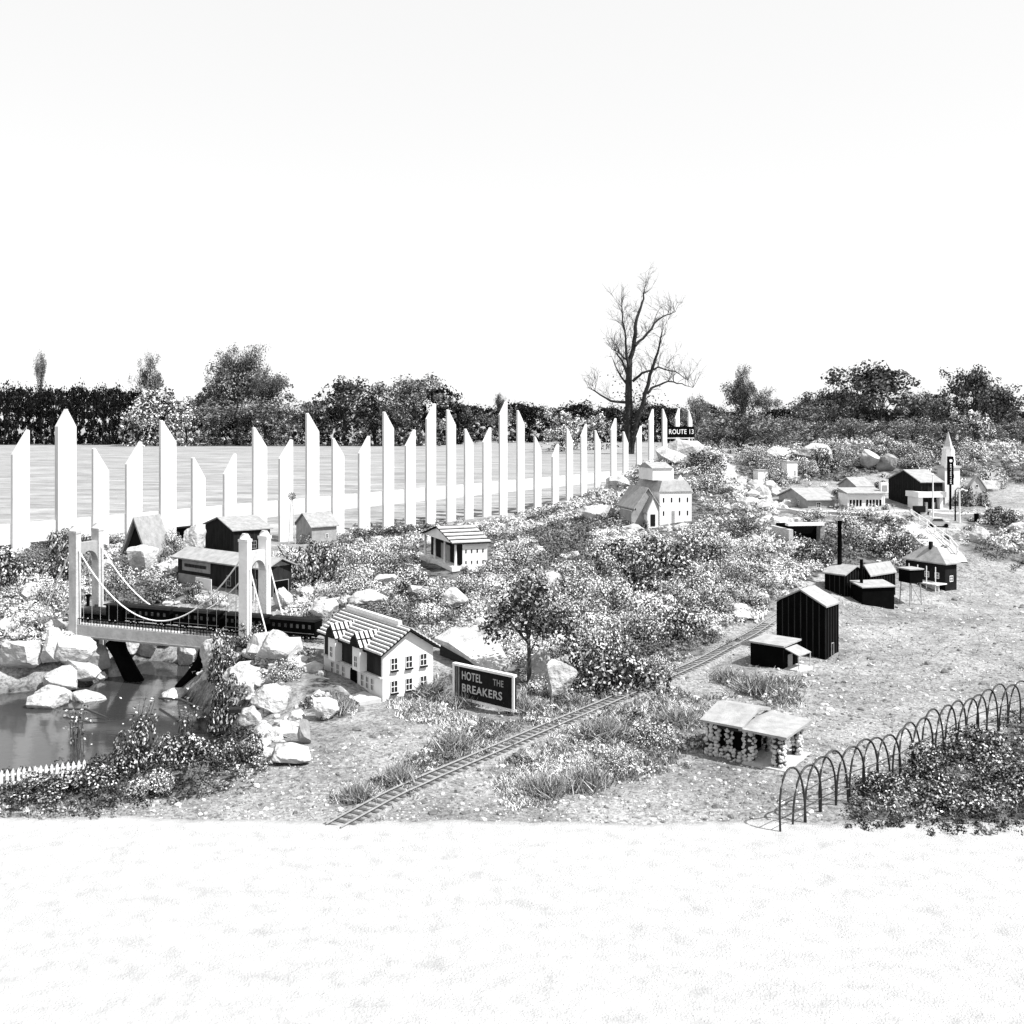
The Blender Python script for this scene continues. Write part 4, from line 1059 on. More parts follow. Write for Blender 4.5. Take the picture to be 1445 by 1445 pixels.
while s < cum[-1] and cnt < 98:
    x, y, z = np.interp(s, cum, fine[:, 0])-o3[0], np.interp(s, cum, fine[:, 1])-o3[1], np.interp(s, cum, zz)
    dx, dy = np.interp(s, cum, nrm[:, 0]), np.interp(s, cum, nrm[:, 1])
    if sm is None: o = sm = MB().box(-.011, .011, -.064, .064, -.014, .003).build('sleeper', 'sleeper', t)
    else: o = sm.copy(); COL.objects.link(o); o.parent = t
    o.location = (x, y, z); o.rotation_euler = (0, 0, math.atan2(dy, dx)+random.uniform(-.05, .05)); s += .052; cnt += 1

# ================================================================== ROCKS
rocks = [(120,1020,54,24,.8,'half sunk pale rock in the pond below the black shadow bar'),(185,985,30,18,.9,'little pale rock breaking the water under the bridge'),(85,985,60,34,.8,'angular pale rock at the water edge under the left tower'), # px, py(base), width px, height px, depth factor, label, material
 (198,810,58,46,1,'biggest smooth white dome boulder behind the left bridge cables'),
 (228,812,24,18,1,'small pale stone right of the dome boulder'),(246,814,22,22,1,'small pale stone touching the station wall'),
 (270,792,34,52,1,'white cone shaped boulder left of the black barn'),
 (92,952,70,48,.8,'sloping white slab on the left bank under the bridge end'),(112,974,60,36,.8,'low cracked slab at the water under the bridge'),(30,960,70,50,.8,'pale slab at the far left of the bridge bank'),(262,945,44,34,.8,'rough white rock at the right of the shaded inlet'),(305,925,50,28,.8,'pale rock tucked under the right deck end'),(176,930,40,36,.7,'pale rock between the black shadow bars'),(134,950,50,44,.8,'grey angular boulder under the left end of the deck'),(158,966,40,34,.7,'pointed white rock leaning over the shaded inlet'),
 (70,952,44,60,.7,'broad white slab at the left edge below the bridge'),(205,935,46,44,.6,'streaked white rock under the middle of the bridge'),(232,918,40,30,.8,'white shelf rock behind the inlet shadow'),
 (72,1008,60,30,.8,'flat white rock at the left rim of the pond'),(58,1026,64,34,.8,'second flat white rock low at the left rim of the pond'),(243,1010,44,26,.9,'low white rock standing alone in the pond'),
 (300,960,50,50,.7,'long white slanting rock on the right pond bank'),(340,985,70,40,.7,'wide white rock below the right bridge abutment'),(385,940,66,44,.8,'large white rock between bridge and hotel'),
 (378,1010,60,34,.7,'white rock beneath the dark plank'),(456,1020,46,34,.8,'rounded white rock right of the dark plank'),(428,1052,26,34,.7,'small grey shield shaped rock on the sand'),
 (410,1080,80,26,.8,'low white slab where sand meets the pond shrubs'),(350,1030,50,30,.8,'pale rock in the pond shrubs'),
 (420,905,50,22,.8,'pale stone beside the rearmost coach'),
 (397,862,36,30,.8,'white rock in front of the station gable'),(460,872,50,26,.8,'pale rock on the slope above the last coach'),
(520,862,60,26,.8,'flat white rock behind the hotel roof'),(640,862,50,26,.7,'pale rock on the slope below the columned hall'),
 (790,990,54,62,.7,'bright pointed rock beside the dark leafed bush'),(765,965,44,46,.7,'second bright rock behind the little tree trunk'),
 (776,835,40,30,.8,'rounded white boulder in the middle of the flower mound'),(842,738,66,24,.6,'flat white rock left of the church'),(905,955,24,20,1,'small white stone at the edge of the railway'),
 (1047,880,30,16,1,'pale stone near the top of the railway'),(1228,666,44,28,.7,'great white boulder on the village bank'),(1255,668,34,26,.8,'grey sided white boulder beside the great one'),
 (1150,655,80,26,.5,'long white rock along the crest of the village bank'),(1352,764,30,16,.9,'rounded white boulder below the ramp railing'),(1384,768,30,24,.8,'pale boulder at the right rim below the village'),
 (540,830,40,20,.8,'pale stone among bushes below the long hedge'),(590,848,50,22,.8,'white slab in the undergrowth behind the hotel'),
 (1095,650,40,20,.7,'pale stone at left end of the bank crest'),(1030,700,26,14,.8,'pale stone beside the descending path'),
]
for i, (px, py, w, h, dp, lab) in enumerate(rocks):
    g = G(px, py-2); s = g[1]/F; m = MB()
    # stand the base a little behind the visible foot
    hw = w*s/2; hh = h*s; g2 = g+np.array([0, hw*dp*.5, 0]); zz_ = max(min(ground(g2[0], g2[1]), g[2]+.06), -.35)
    m.rock((0, 0, 0), (hw*1.08, hw*1.08*dp, hh*.62), 100+i, 3, .2)
    o = m.build('boulder' if w*s > .22 else 'stone', 'dark_rock' if 'grey' in lab else 'rock')
    o.location = (g2[0], g2[1], zz_+hh*.42); tag(o, lab, 'rock')

A = W(622, 905, 7.3); Bp = W(690, 936, 6.75); zz_ = ground(*A[:2])-.02
t = thing('rock_slab', 'long sloping rock slab with edge painted black as shade by the hotel', 'rock', (A[0], A[1], zz_), math.atan2(Bp[1]-A[1], Bp[0]-A[0])); L = np.linalg.norm((Bp-A)[:2])
q = random.Random(5); m = MB(); top = []
m.prism([(-.05, -.03, .12), (L*.3, -.05, .13), (L*.7, -.04, .08), (L+.04, -.02, .02), (L+.02, .16, .05), (L*.55, .24, .15), (L*.2, .22, .20), (-.06, .12, .18)], (0, .004, .022)).build('slab', 'rock', t)
MB().prism([(-.02, 0.01, -.1), (L, .02, -.1), (L, .02, .015), (L*.7, 0.01, .075), (L*.3, .0, .122), (-.02, .0, .112)], (0, .12, .0)).build('shade_block', 'mortar', t)  # near-black box paints in the shade under the slab
# plank footbridge near pond
A = P(322, 1008, .0); A = W(322, 1006, 6.25); Bp = W(436, 996, 6.35)
t = thing('plank_bench', 'thin dark plank laid across the pale rocks beside the pond', 'plank', A, math.atan2(Bp[1]-A[1], Bp[0]-A[0])); L = np.linalg.norm((Bp-A)[:2])
MB().box(0, L, 0, .07, -.004, .018).build('board', 'dark_wood', t)
for x in (.18, L-.06): MB().box(x, x+.05, .01, .06, -.16, -.005).build('block', 'dark_rock', t)

# ================================================================== SHRUBS
LUMP_OUT = []
def lumps(n, r_, seed, tall=1.0, fill=.22, k=15):
    """points filling lumpy crown of radius 1"""
    q = np.random.default_rng(seed); cs = q.normal(size=(k, 3)); cs /= np.linalg.norm(cs, axis=1)[:, None]; cs *= q.uniform(.3, .8, (k, 1)); cs[:, 2] = np.abs(cs[:, 2])
    rs = q.uniform(.2, .38, k); c = q.integers(0, k, n)
    d = q.normal(size=(n, 3)); d /= np.linalg.norm(d, axis=1)[:, None]
    rad = rs[c]*(1-fill*q.uniform(0, 1, n)**1.5); p = cs[c]+d*rad[:, None]
    p[:, 2] = np.maximum(p[:, 2]*tall, 0)
    LUMP_OUT[:] = [d]
    return p
def shrub_proto(kind, seed):
    if kind == 'leafy': pts = lumps(3400, 1, seed); kw = dict(up=.8, aspect=.6); size = .065; tone = np.random.default_rng(seed).choice([.08, .6, 1.3, 2.0], 3400, p=[.3, .25, .25, .2])
    elif kind == 'dark': pts = lumps(2800, 1, seed); kw = dict(up=.3, aspect=.6); size = .085; tone = np.random.default_rng(seed).choice([.03, .12, .6, 1.5], 2800, p=[.38, .22, .2, .2])
    elif kind == 'flower':
        pts = lumps(3800, 1, seed, .8); kw = dict(up=1.2, aspect=.8); size = .058; tone = np.random.default_rng(seed).choice([.2, 1.2, 2.1], 3800, p=[.25, .25, .5])
    elif kind == 'spiky':
        q = np.random.default_rng(seed); n = 900; pts = q.normal(size=(n, 3))*.32; pts[:, 2] = np.abs(pts[:, 2])*.3; kw = dict(blade=True, aspect=.07, lean=.9); size = q.uniform(.25, .8, n); tone = q.uniform(.15, 1.2, n)
    return pts, size, tone, kw
protos = {}
def shrub(kind, var, loc, w, h, label, group=None):
    key = (kind, var)
    if key not in protos:
        pts, size, tone, kw = shrub_proto(kind, 40+var*7+len(kind))
        if kind != 'spiky': kw['out'] = LUMP_OUT[0]
        protos[key] = leaves_mesh('foliage', pts, size, 'leaf', tone=tone, **kw)
        m = MB(); q = random.Random(var)
        for k in range(5): a = q.uniform(0, 6.28); m.tube([(0, 0, -.3), (.15*math.cos(a), .15*math.sin(a), .2), (.45*math.cos(a), .45*math.sin(a), .62)], [.05, .035, .012], 4)
        protos[key+('s',)] = m.build('stems', 'bark').data
        for o in list(bpy.data.objects):
            if o.data == protos[key+('s',)]: bpy.data.objects.remove(o)
    t = thing({'leafy': 'leafy_shrub', 'dark': 'dark_shrub', 'flower': 'flowering_shrub', 'spiky': 'grass_tuft'}[kind], label, 'shrub' if kind != 'spiky' else 'grass tuft', loc, random.uniform(0, 6.28), group)
    t.scale = (w/2, w/2, h)
    for nm, k2 in (('foliage', key), ('stems', key+('s',))):
        if kind == 'spiky' and nm == 'stems': continue
        o = bpy.data.objects.new(nm, protos[k2]); COL.objects.link(o); o.parent = t
    return t
shr = [ # px, py base, w px, h px, kind, label
 (880,984,134,72,'dark','big glossy dark bush right of the bright pointed rock'),(830,978,110,70,'dark','dark leafed bush touching the bright pointed rock'),(925,965,70,46,'leafy','leafy bush at the bend of the railway'),
 (880,805,100,52,'dark','dark bush high on the mound below the church'),(945,828,116,62,'dark','dark bush on the right shoulder of the mound'),(985,845,80,44,'leafy','leafy bush on the right flank of the mound'),
 (1000,800,70,40,'dark','dark bush near the crest right of the church'),(1040,830,60,40,'leafy','leafy bush above the tall shed roof'),(930,776,80,24,'leafy','low leafy bush directly under the church'),
 (860,850,90,40,'flower','white flowering mound of blossom in the hill centre'),(930,880,100,44,'flower','white flowering mound above the railway bend'),(840,900,90,44,'flower','white flowering mound behind the big dark bush'),
 (780,880,80,40,'leafy','leafy bush behind the little tree'),(700,850,80,40,'flower','flowering bush below the columned hall'),(730,800,80,36,'leafy','leafy bush right of the columned hall'),
 (660,845,70,34,'leafy','leafy bush below the columned hall steps'),(656,812,16,13,'dark','tiny round dark bush at the columned hall side wall'),
 (600,880,70,34,'flower','flowering bush above the hotel roof ridge'),(550,870,60,30,'leafy','leafy bush behind the hotel roof'),(500,850,70,40,'leafy','leafy bush on the slope below the cottage'),
 (440,830,84,66,'dark','dark round bush right of the station gable'),(470,800,70,40,'leafy','leafy bush under the cottage wall'),(520,800,70,36,'flower','flowering bush left of the columned hall'),(552,822,60,26,'dark','dark low bush left of the columned hall steps'),
 (400,790,50,30,'flower','flowering bush behind the station roof'),(270,855,40,30,'dark','dark bush before the station wall'),(230,850,44,30,'dark','dark bush behind the dip of the bridge cables'),(300,858,44,26,'flower','pale bush beside the station steps'),
 (80,820,70,66,'dark','dark bush at the far left behind the bridge tower'),(60,860,70,40,'leafy','leafy bush at the left edge beyond the bridge'),(160,835,60,40,'leafy','leafy bush seen between the left bridge cables'),(240,785,50,36,'leafy','leafy bush between dome boulder and cone boulder'),
 (90,780,60,34,'dark','dark bush under the fence at the far left'),(-10,830,100,60,'dark','dark bush outside the left bridge tower'),
 (310,975,60,70,'dark','dark creeper hanging down the right pond bank'),(320,1040,70,80,'dark','tallest black shrub at the right rim of the pond'),(250,1085,100,60,'dark','black shrub on the near pond bank'),(180,1095,90,70,'dark','dark leafy shrub in front of the pond water'),
 (340,1085,80,50,'dark','black shrub right end of the near pond bank'),(120,1120,100,44,'dark','dark shrub right of the tiny picket fence'),(50,1135,110,34,'dark','dark shrub below the tiny picket fence'),(200,1130,90,40,'leafy','leafy shrub low in the left corner'),
 (150,915,44,24,'dark','small dark plant under the left deck end'),(350,915,60,30,'dark','dark plant at the foot of the right bridge tower'),(400,965,60,34,'leafy','leafy plant left of the hotel terrace'),(405,900,50,22,'dark','dark plant below the rearmost coach'),
 (470,1010,60,34,'spiky','grass tuft beside the rounded white rock'),(600,985,70,30,'spiky','grass tuft against the hotel gable wall'),(660,1000,60,30,'spiky','grass tuft under the hotel sign'),
 (700,880,50,36,'leafy','leafy bush left of the little tree crown'),(640,905,56,30,'leafy','leafy bush over the sloping rock slab'),

 (790,905,96,60,'leafy','tall leafy bush right of the little tree crown'),(850,945,110,66,'leafy','tall leafy bush behind the glossy dark bush'),(905,915,100,60,'leafy','rounded bush on the lower slope of the mound'),
 (960,905,90,52,'dark','rounded dark bush above the railway bend'),(870,875,100,58,'leafy','rounded bush in the middle of the mound'),(810,860,96,54,'leafy','rounded bush left of the mound centre'),
 (750,845,90,46,'leafy','rounded bush left of the middle boulder'),(905,840,100,56,'dark','rounded dark bush under the church bushes'),(960,865,90,50,'leafy','rounded bush on the right flank above the railway'),
 (1010,870,80,46,'leafy','rounded bush near the top of the railway'),(845,815,90,46,'leafy','rounded bush on the upper left of the mound'),(985,780,80,40,'leafy','rounded bush behind the right shoulder of the mound'),
 (1025,795,70,40,'leafy','rounded bush near the path foot'),(1060,835,60,34,'leafy','rounded bush left above the tall shed'),(700,820,80,38,'leafy','rounded bush below the side wall of the hall'),
 (620,860,76,38,'leafy','rounded bush above the rock slab'),(580,845,70,34,'dark','rounded dark bush above the pale slab in the undergrowth'),(480,825,66,36,'leafy','rounded bush above the last coach'),(530,800,70,32,'leafy','rounded bush before the long hedge'),
 (1100,690,60,28,'leafy','rounded bush between the huts and the village house'),(1065,660,60,30,'leafy','bush at the left end of the village bank'),(1175,650,70,32,'leafy','bush on the bank crest left of the great boulder'),(1255,645,70,30,'leafy','bush on the bank crest right of the great boulder'),
 (1340,655,60,30,'dark','dark bush behind the church spire'),(1300,665,60,26,'leafy','bush touching the back of the black store'),(1360,668,50,26,'leafy','bush behind the far right village house'),(1405,690,60,34,'leafy','bush beyond the far right village house'),
 (1420,740,60,30,'dark','dark bush at the right end of the village kerb'),(1390,715,30,22,'dark','small dark bush beside the far right village house'),(1340,712,16,14,'dark','small dark bush at the foot of the pillar sign'),
 (1150,735,60,16,'leafy','low bush under the village retaining wall'),(1190,722,26,10,'dark','tiny dark bush left of the white arcade'),(1185,705,24,16,'dark','small dark bush between the two grey gabled houses'),
 (1150,800,66,44,'dark','round black bush below the culvert'),(1120,760,40,20,'leafy','leafy bush beside the culvert wall'),(1230,780,90,40,'leafy','leafy bush on the bank above the black mill'),(1270,790,60,40,'dark','dark bush left of the hipped roof house'),(1200,760,70,34,'leafy','leafy bush on the bank below the village street'),
 (1265,745,50,14,'dark','long dark low hedge beside the curving ramp'),(1228,735,40,14,'dark','dark low hedge at the village street edge'),
 (1165,668,60,34,'dark','dark bush on the village bank between huts and boulder'),(1090,668,50,26,'leafy','leafy bush behind the two white huts'),(1140,672,50,26,'leafy','leafy bush right of the taller white hut'),(1200,660,50,28,'leafy','leafy bush left of the great white boulder'),
 (1250,695,34,18,'dark','dark bush behind the white pillar'),(1290,650,60,26,'leafy','leafy bush above the black store roof'),(1310,640,60,20,'dark','dark bush left of the church spire'),(1380,650,60,26,'leafy','leafy bush right of the church spire'),(1365,715,30,40,'dark','dark little conifer shaped bush by the right village house'),
 (1250,722,14,10,'dark','tiny dark bush at the foot of the white pillar'),(1325,705,40,16,'dark','dark bush behind the canopy roof'),
 (830,1120,80,40,'spiky','tall grass tuft left of centre bottom'),(770,1130,80,44,'spiky','grass tuft right below the railway'),(850,1050,90,40,'spiky','grass tuft at the middle of the sandy verge'),(920,1060,90,44,'leafy','leafy weed clump left of the stone pavilion'),(960,1030,80,34,'spiky','grass tuft behind the weed clump'),(870,1095,70,34,'leafy','leafy weed clump low in the centre'),
 (1075,985,80,36,'spiky','spiky weeds behind the stone pavilion roof'),(1030,965,50,24,'spiky','spiky weeds between track and stone pavilion'),
 (740,1010,70,30,'spiky','grass tuft right of the hotel sign'),(560,1110,60,36,'spiky','grass tuft near the lower end of the railway'),(640,1062,70,34,'spiky','grass tuft midway along the railway'),(500,1135,60,36,'spiky','grass tuft at the lower end of the railway'),
 (1250,1130,90,44,'dark','dark bed plants behind the third hoop group'),(1320,1110,100,50,'dark','dark bed plants at the middle of the hoop edging'),(1390,1085,110,54,'dark','dark bed plants at the right of the hoop edging'),(1350,1150,120,50,'dark','dark bed plants in the lower right corner'),
 (1440,1130,120,50,'dark','dark bed plants beyond the lower right corner'),
 (430,768,30,18,'leafy','leafy sprig below the windmill'),
 (884,716,30,16,'leafy','leafy plant left of the church wing'),(1005,700,70,36,'leafy','leafy bush right of the church upper block'),(1000,668,70,30,'dark','dark bush on the mound crest behind the church'),(968,742,12,8,'dark','tiny dark bush at the church door'),(912,746,18,12,'dark','tiny dark bush before the church porch'),
 (1050,760,50,26,'dark','dark bush left of the descending path foot'),(1070,800,60,34,'leafy','leafy bush above the tall shed left eave'),
 (1066,864,60,20,'dark','low black clump standing in for shade in the hollow left of the tall shed'),  # black foliage added in place of the dark recess under the overhang
]
for i, (px, py, w, h, kd, lab) in enumerate(shr):
    g = G(px, py); s = g[1]/F; hw = w*s
    g2 = g+np.array([0, hw*.3, 0]); z = min(ground(g2[0], g2[1]), g[2]+.05)
    shrub(kd, i % 3, (g2[0], g2[1], max(z, -.32)), hw*1.05, h*s*1.05, lab)
# long dark clipped hedge strip between fence and temple
A = G(500, 762); Bq = G(612, 752)
n = 5200; q = np.random.default_rng(5); u = q.uniform(0, 1, n); p = A+(Bq-A)*u[:, None]; p[:, 0] += q.normal(size=n)*.02; p[:, 1] += q.uniform(-.16, .16, n)
hh = .13+.02*np.sin(u*30); p[:, 2] = gz(p[:, 0], p[:, 1])+q.uniform(0, 1, n)**.6*hh
t = thing('low_hedge', 'long low grey hedge in front of the middle of the fence', 'hedge', A)
leaves_obj('foliage', p-A, .035, 'leaf', t, tone=q.choice([.15, .35, .8], n)); m = MB()
for k in range(9): pp = (Bq-A)*(k+.5)/9; m.tube([pp+np.array([0, 0, -.05]), pp+np.array([0, 0, .09])], .01, 4)
m.build('stems', 'bark', t)

for px, py, lab in ((204, 1042, 'bare dark reeds standing in the middle of the pond'), (262, 1040, 'bare dark reeds beside the black pond shrubs'), (110, 1050, 'short dark reeds in front of the pond reflections')):
    A = P(px, py, -.3); t = thing('reed_clump', lab, 'reeds', A); m = MB(); q = random.Random(px)
    for k in range(12):
        x, y = q.uniform(-.05, .05), q.uniform(-.04, .04); h = q.uniform(.10, .26); m.tube([(x, y, -.1), (x+q.uniform(-.02, .02), y, h*.5), (x+q.uniform(-.07, .07), y, h)], [.003, .0025, .001], 4)
    m.build('stems', 'bark', t); n = 90; qq = np.random.default_rng(px); leaves_obj('leaves', qq.normal(size=(n, 3))*np.array([.05, .03, .06])+np.array([0, 0, .12]), .022, 'leaf', t, tone=qq.choice([.1, .5, 1.5], n))
for a, b, lab in (((90, 1000, -.27), (150, 1012, -.28), 'fallen stick floating at the left of the pond'), ((225, 985, -.26), (285, 1000, -.22), 'fallen stick leaning on the right pond bank')):
    A, Bq = P(*a), P(*b); t = MB().tube([(0, 0, 0), tuple((Bq-A)*.5+np.array([0, .02, .02])), tuple(Bq-A)], [.009, .008, .004], 6).build('stick', 'bark'); t.location = A; tag(t, lab, 'stick')
# little dark tree
A = G(746, 968); s = A[1]/F
t = thing('little_tree', 'small dark leafed garden tree with thin trunk beside the hotel sign', 'tree', A)
m = MB(); H = 150*s
m.tube([(0,0,-.05),(.005,0,H*.2),(.0,0,H*.42),(-.02,0,H*.62)], [.018,.014,.011,.006], 7)
br = [((.0,0,H*.28),(.07,0.02,H*.50),(.13,.03,H*.66)),((0,0,H*.40),(-.09,-.03,H*.56),(-.16,-.03,H*.70)),((0,0,H*.45),(.03,.06,H*.7),(.05,.08,H*.88)),((-.01,0,H*.5),(-.04,-.05,H*.75),(-.02,-.06,H*.93))]
for b in br: m.tube(b, [.010, .007, .003], 5)
m.build('trunk', 'bark', t)
q = np.random.default_rng(8); cs = np.array([(.0,0,.72),(.17,.02,.66),(-.17,0,.66),(.06,.08,.86),(-.05,-.07,.86),(.0,0,.58),(.24,.0,.52),(-.22,-.05,.54),(.1,-.08,.60),(-.1,.08,.75),(.02,0,.95)])
cs[:, 2] *= H; c = q.integers(0, len(cs), 2300); p = cs[c]+q.normal(size=(2300, 3))*np.array([.052, .052, .045])
leaves_obj('crown', p, q.uniform(.022, .038, 2300), 'leaf', t, tone=q.choice([.06, .12, .4, 1.0], 2300, p=[.42, .28, .18, .12]), up=.2)

# ================================================================== GROUND COVER (stuff)
KEEP_CLEAR = [[(588,765),(700,765),(702,812),(640,824),(590,820)],[(885,700),(990,700),(985,748),(940,758),(885,752)],[(636,955),(735,955),(735,1016),(700,1022),(636,1000)],
 [(420,930),(545,930),(545,1006),(500,1012),(420,955)],[(245,790),(415,790),(415,858),(300,858),(245,842)],[(285,750),(385,750),(385,792),(285,792)]]
def cover(name, polys, n, yb, size, hgt, seed, tones, probs, blade=False, lumpy=.09, up=.5, aspect=.6, lean=.4):
    q = np.random.default_rng(seed+1); per = 1 if blade else 26
    c = scatter_pts(polys, n//per, yb, seed)
    ex_, ey_ = proj(c[:, 0], c[:, 1], c[:, 2]); kx = np.zeros(len(c), bool)
    for e in KEEP_CLEAR: kx |= inpoly(ex_, ey_, e)
    c = c[~kx]; m_ = len(c)
    k = (c[:, 1]/8)**.8
    patch = fbm(c[:, 0]*1.7+9, c[:, 1]*1.7, seed+5, 3); pf = .30+1.0*sstep(.40, .55, patch)
    if blade:
        leaf = size*k*q.uniform(.6, 1.4, m_); tone = q.choice(tones, m_, p=probs)*(.3+pf*.7); p = c; out = None
    else:
        rad = (.026+lumpy*.42*q.uniform(0, 1, m_)**2.2)*k**.8; ct = q.choice(tones, m_, p=probs)
        rp = np.repeat(np.arange(m_), per); d = q.normal(size=(len(rp), 3)); d[:, 2] = np.abs(d[:, 2])+.12; d /= np.linalg.norm(d, axis=1)[:, None]
        p = c[rp]+d*rad[rp][:, None]*q.uniform(.75, 1.12, (len(rp), 1)); p[:, 2] += hgt*.3
        leaf = size*k[rp]*q.uniform(.6, 1.4, len(rp)); tone = (ct*.55)[rp]*pf[rp]+q.choice(tones, len(rp), p=probs)*pf[rp]*.45; out = d
    o = leaves_obj(name, p, leaf, 'leaf', tone=tone, blade=blade, up=up, aspect=aspect, lean=lean, out=out); o['kind'] = 'stuff'
cover('groundcover', POLY_VEG[:1], 260000, (6, 22), .018, .03, 3, [.12, .55, 1.15, 1.8], [.18, .2, .34, .28], lumpy=.13, up=1.1)
cover('groundcover', POLY_VEG[1:4]+POLY_VEG[5:], 150000, (7, 24), .018, .03, 4, [.12, .55, 1.15, 1.8], [.2, .2, .32, .28], lumpy=.12, up=1.1)
cover('groundcover', POLY_VEG[4:5]+POND_SHRUB+[DARK_BED], 60000, (4, 9), .020, .04, 6, [.04, .12, .7, 1.5], [.4, .25, .2, .15], lumpy=.10)
cover('grass', GRASS, 60000, (4.2, 9), .034, .012, 7, [.15, .6, 1.4, 2.2], [.3, .2, .25, .25], blade=True, aspect=.16, lean=.8)
cover('groundcover', GRASS, 16000, (4.2, 9), .018, .03, 17, [.1, .6, 1.6], [.35, .3, .35], lumpy=.03, up=1)
SAND = [[(-150,1120),(300,1100),(420,1040),(620,1000),(900,960),(1080,900),(1100,840),(1390,820),(1600,830),(1600,1000),(1390,1020),(1200,1120),(1100,1180),(-150,1180)]]
cover('grass', SAND, 9000, (4.2, 12), .028, 0, 9, [.2, .5, 1.0], [.4, .3, .3], blade=True, aspect=.14, lean=.8)
# pebbles / clods strewn over the sand, and broken stones over slopes
def stones(name, polys, n, yb, s0, seed, mt, sub=0):
    p = scatter_pts(polys, n, yb, seed); q = np.random.default_rng(seed); m = MB(); v0, f0_ = ico(sub)
    for i, c in enumerate(p):
        s_ = s0*(c[1]/7)**.6*q.lognormal(0, .55); sz = np.array([1, q.uniform(.6, 1), q.uniform(.4, .8)])*s_
        v = v0*sz*(1+q.uniform(-.25, .25, (len(v0), 1))); a = q.uniform(0, 6.28); v = np.stack([v[:, 0]*math.cos(a)-v[:, 1]*math.sin(a), v[:, 0]*math.sin(a)+v[:, 1]*math.cos(a), v[:, 2]], 1)+c+np.array([0, 0, sz[2]*.2])
        k = len(m.v); m.v += [tuple(x) for x in v]; m.f += [tuple(k+j for j in t_) for t_ in f0_]; m.mi += [0]*len(f0_)
    o = m.build(name, mt); o['kind'] = 'stuff'
stones('pebbles', SAND, 5000, (4.2, 12), .0055, 31, 'pebble')
stones('clods', SAND, 2600, (4.2, 12), .0065, 32, 'mid_wood')
stones('rubble', POLY_VEG, 520, (6, 20), .032, 33, 'rock', 1)
stones('rubble', [[(60,880),(140,900),(160,960),(60,960)],[(270,930),(400,900),(430,1000),(380,1080),(330,1000)],[(240,840),(330,850),(330,870),(240,862)]], 260, (5, 10), .03, 34, 'rock', 1)
stones('rubble', [[(1010,640),(1035,650),(1100,760),(1080,770)],[(1060,690),(1095,690),(1095,740),(1060,720)]], 160, (8, 20), .035, 35, 'rock', 1)

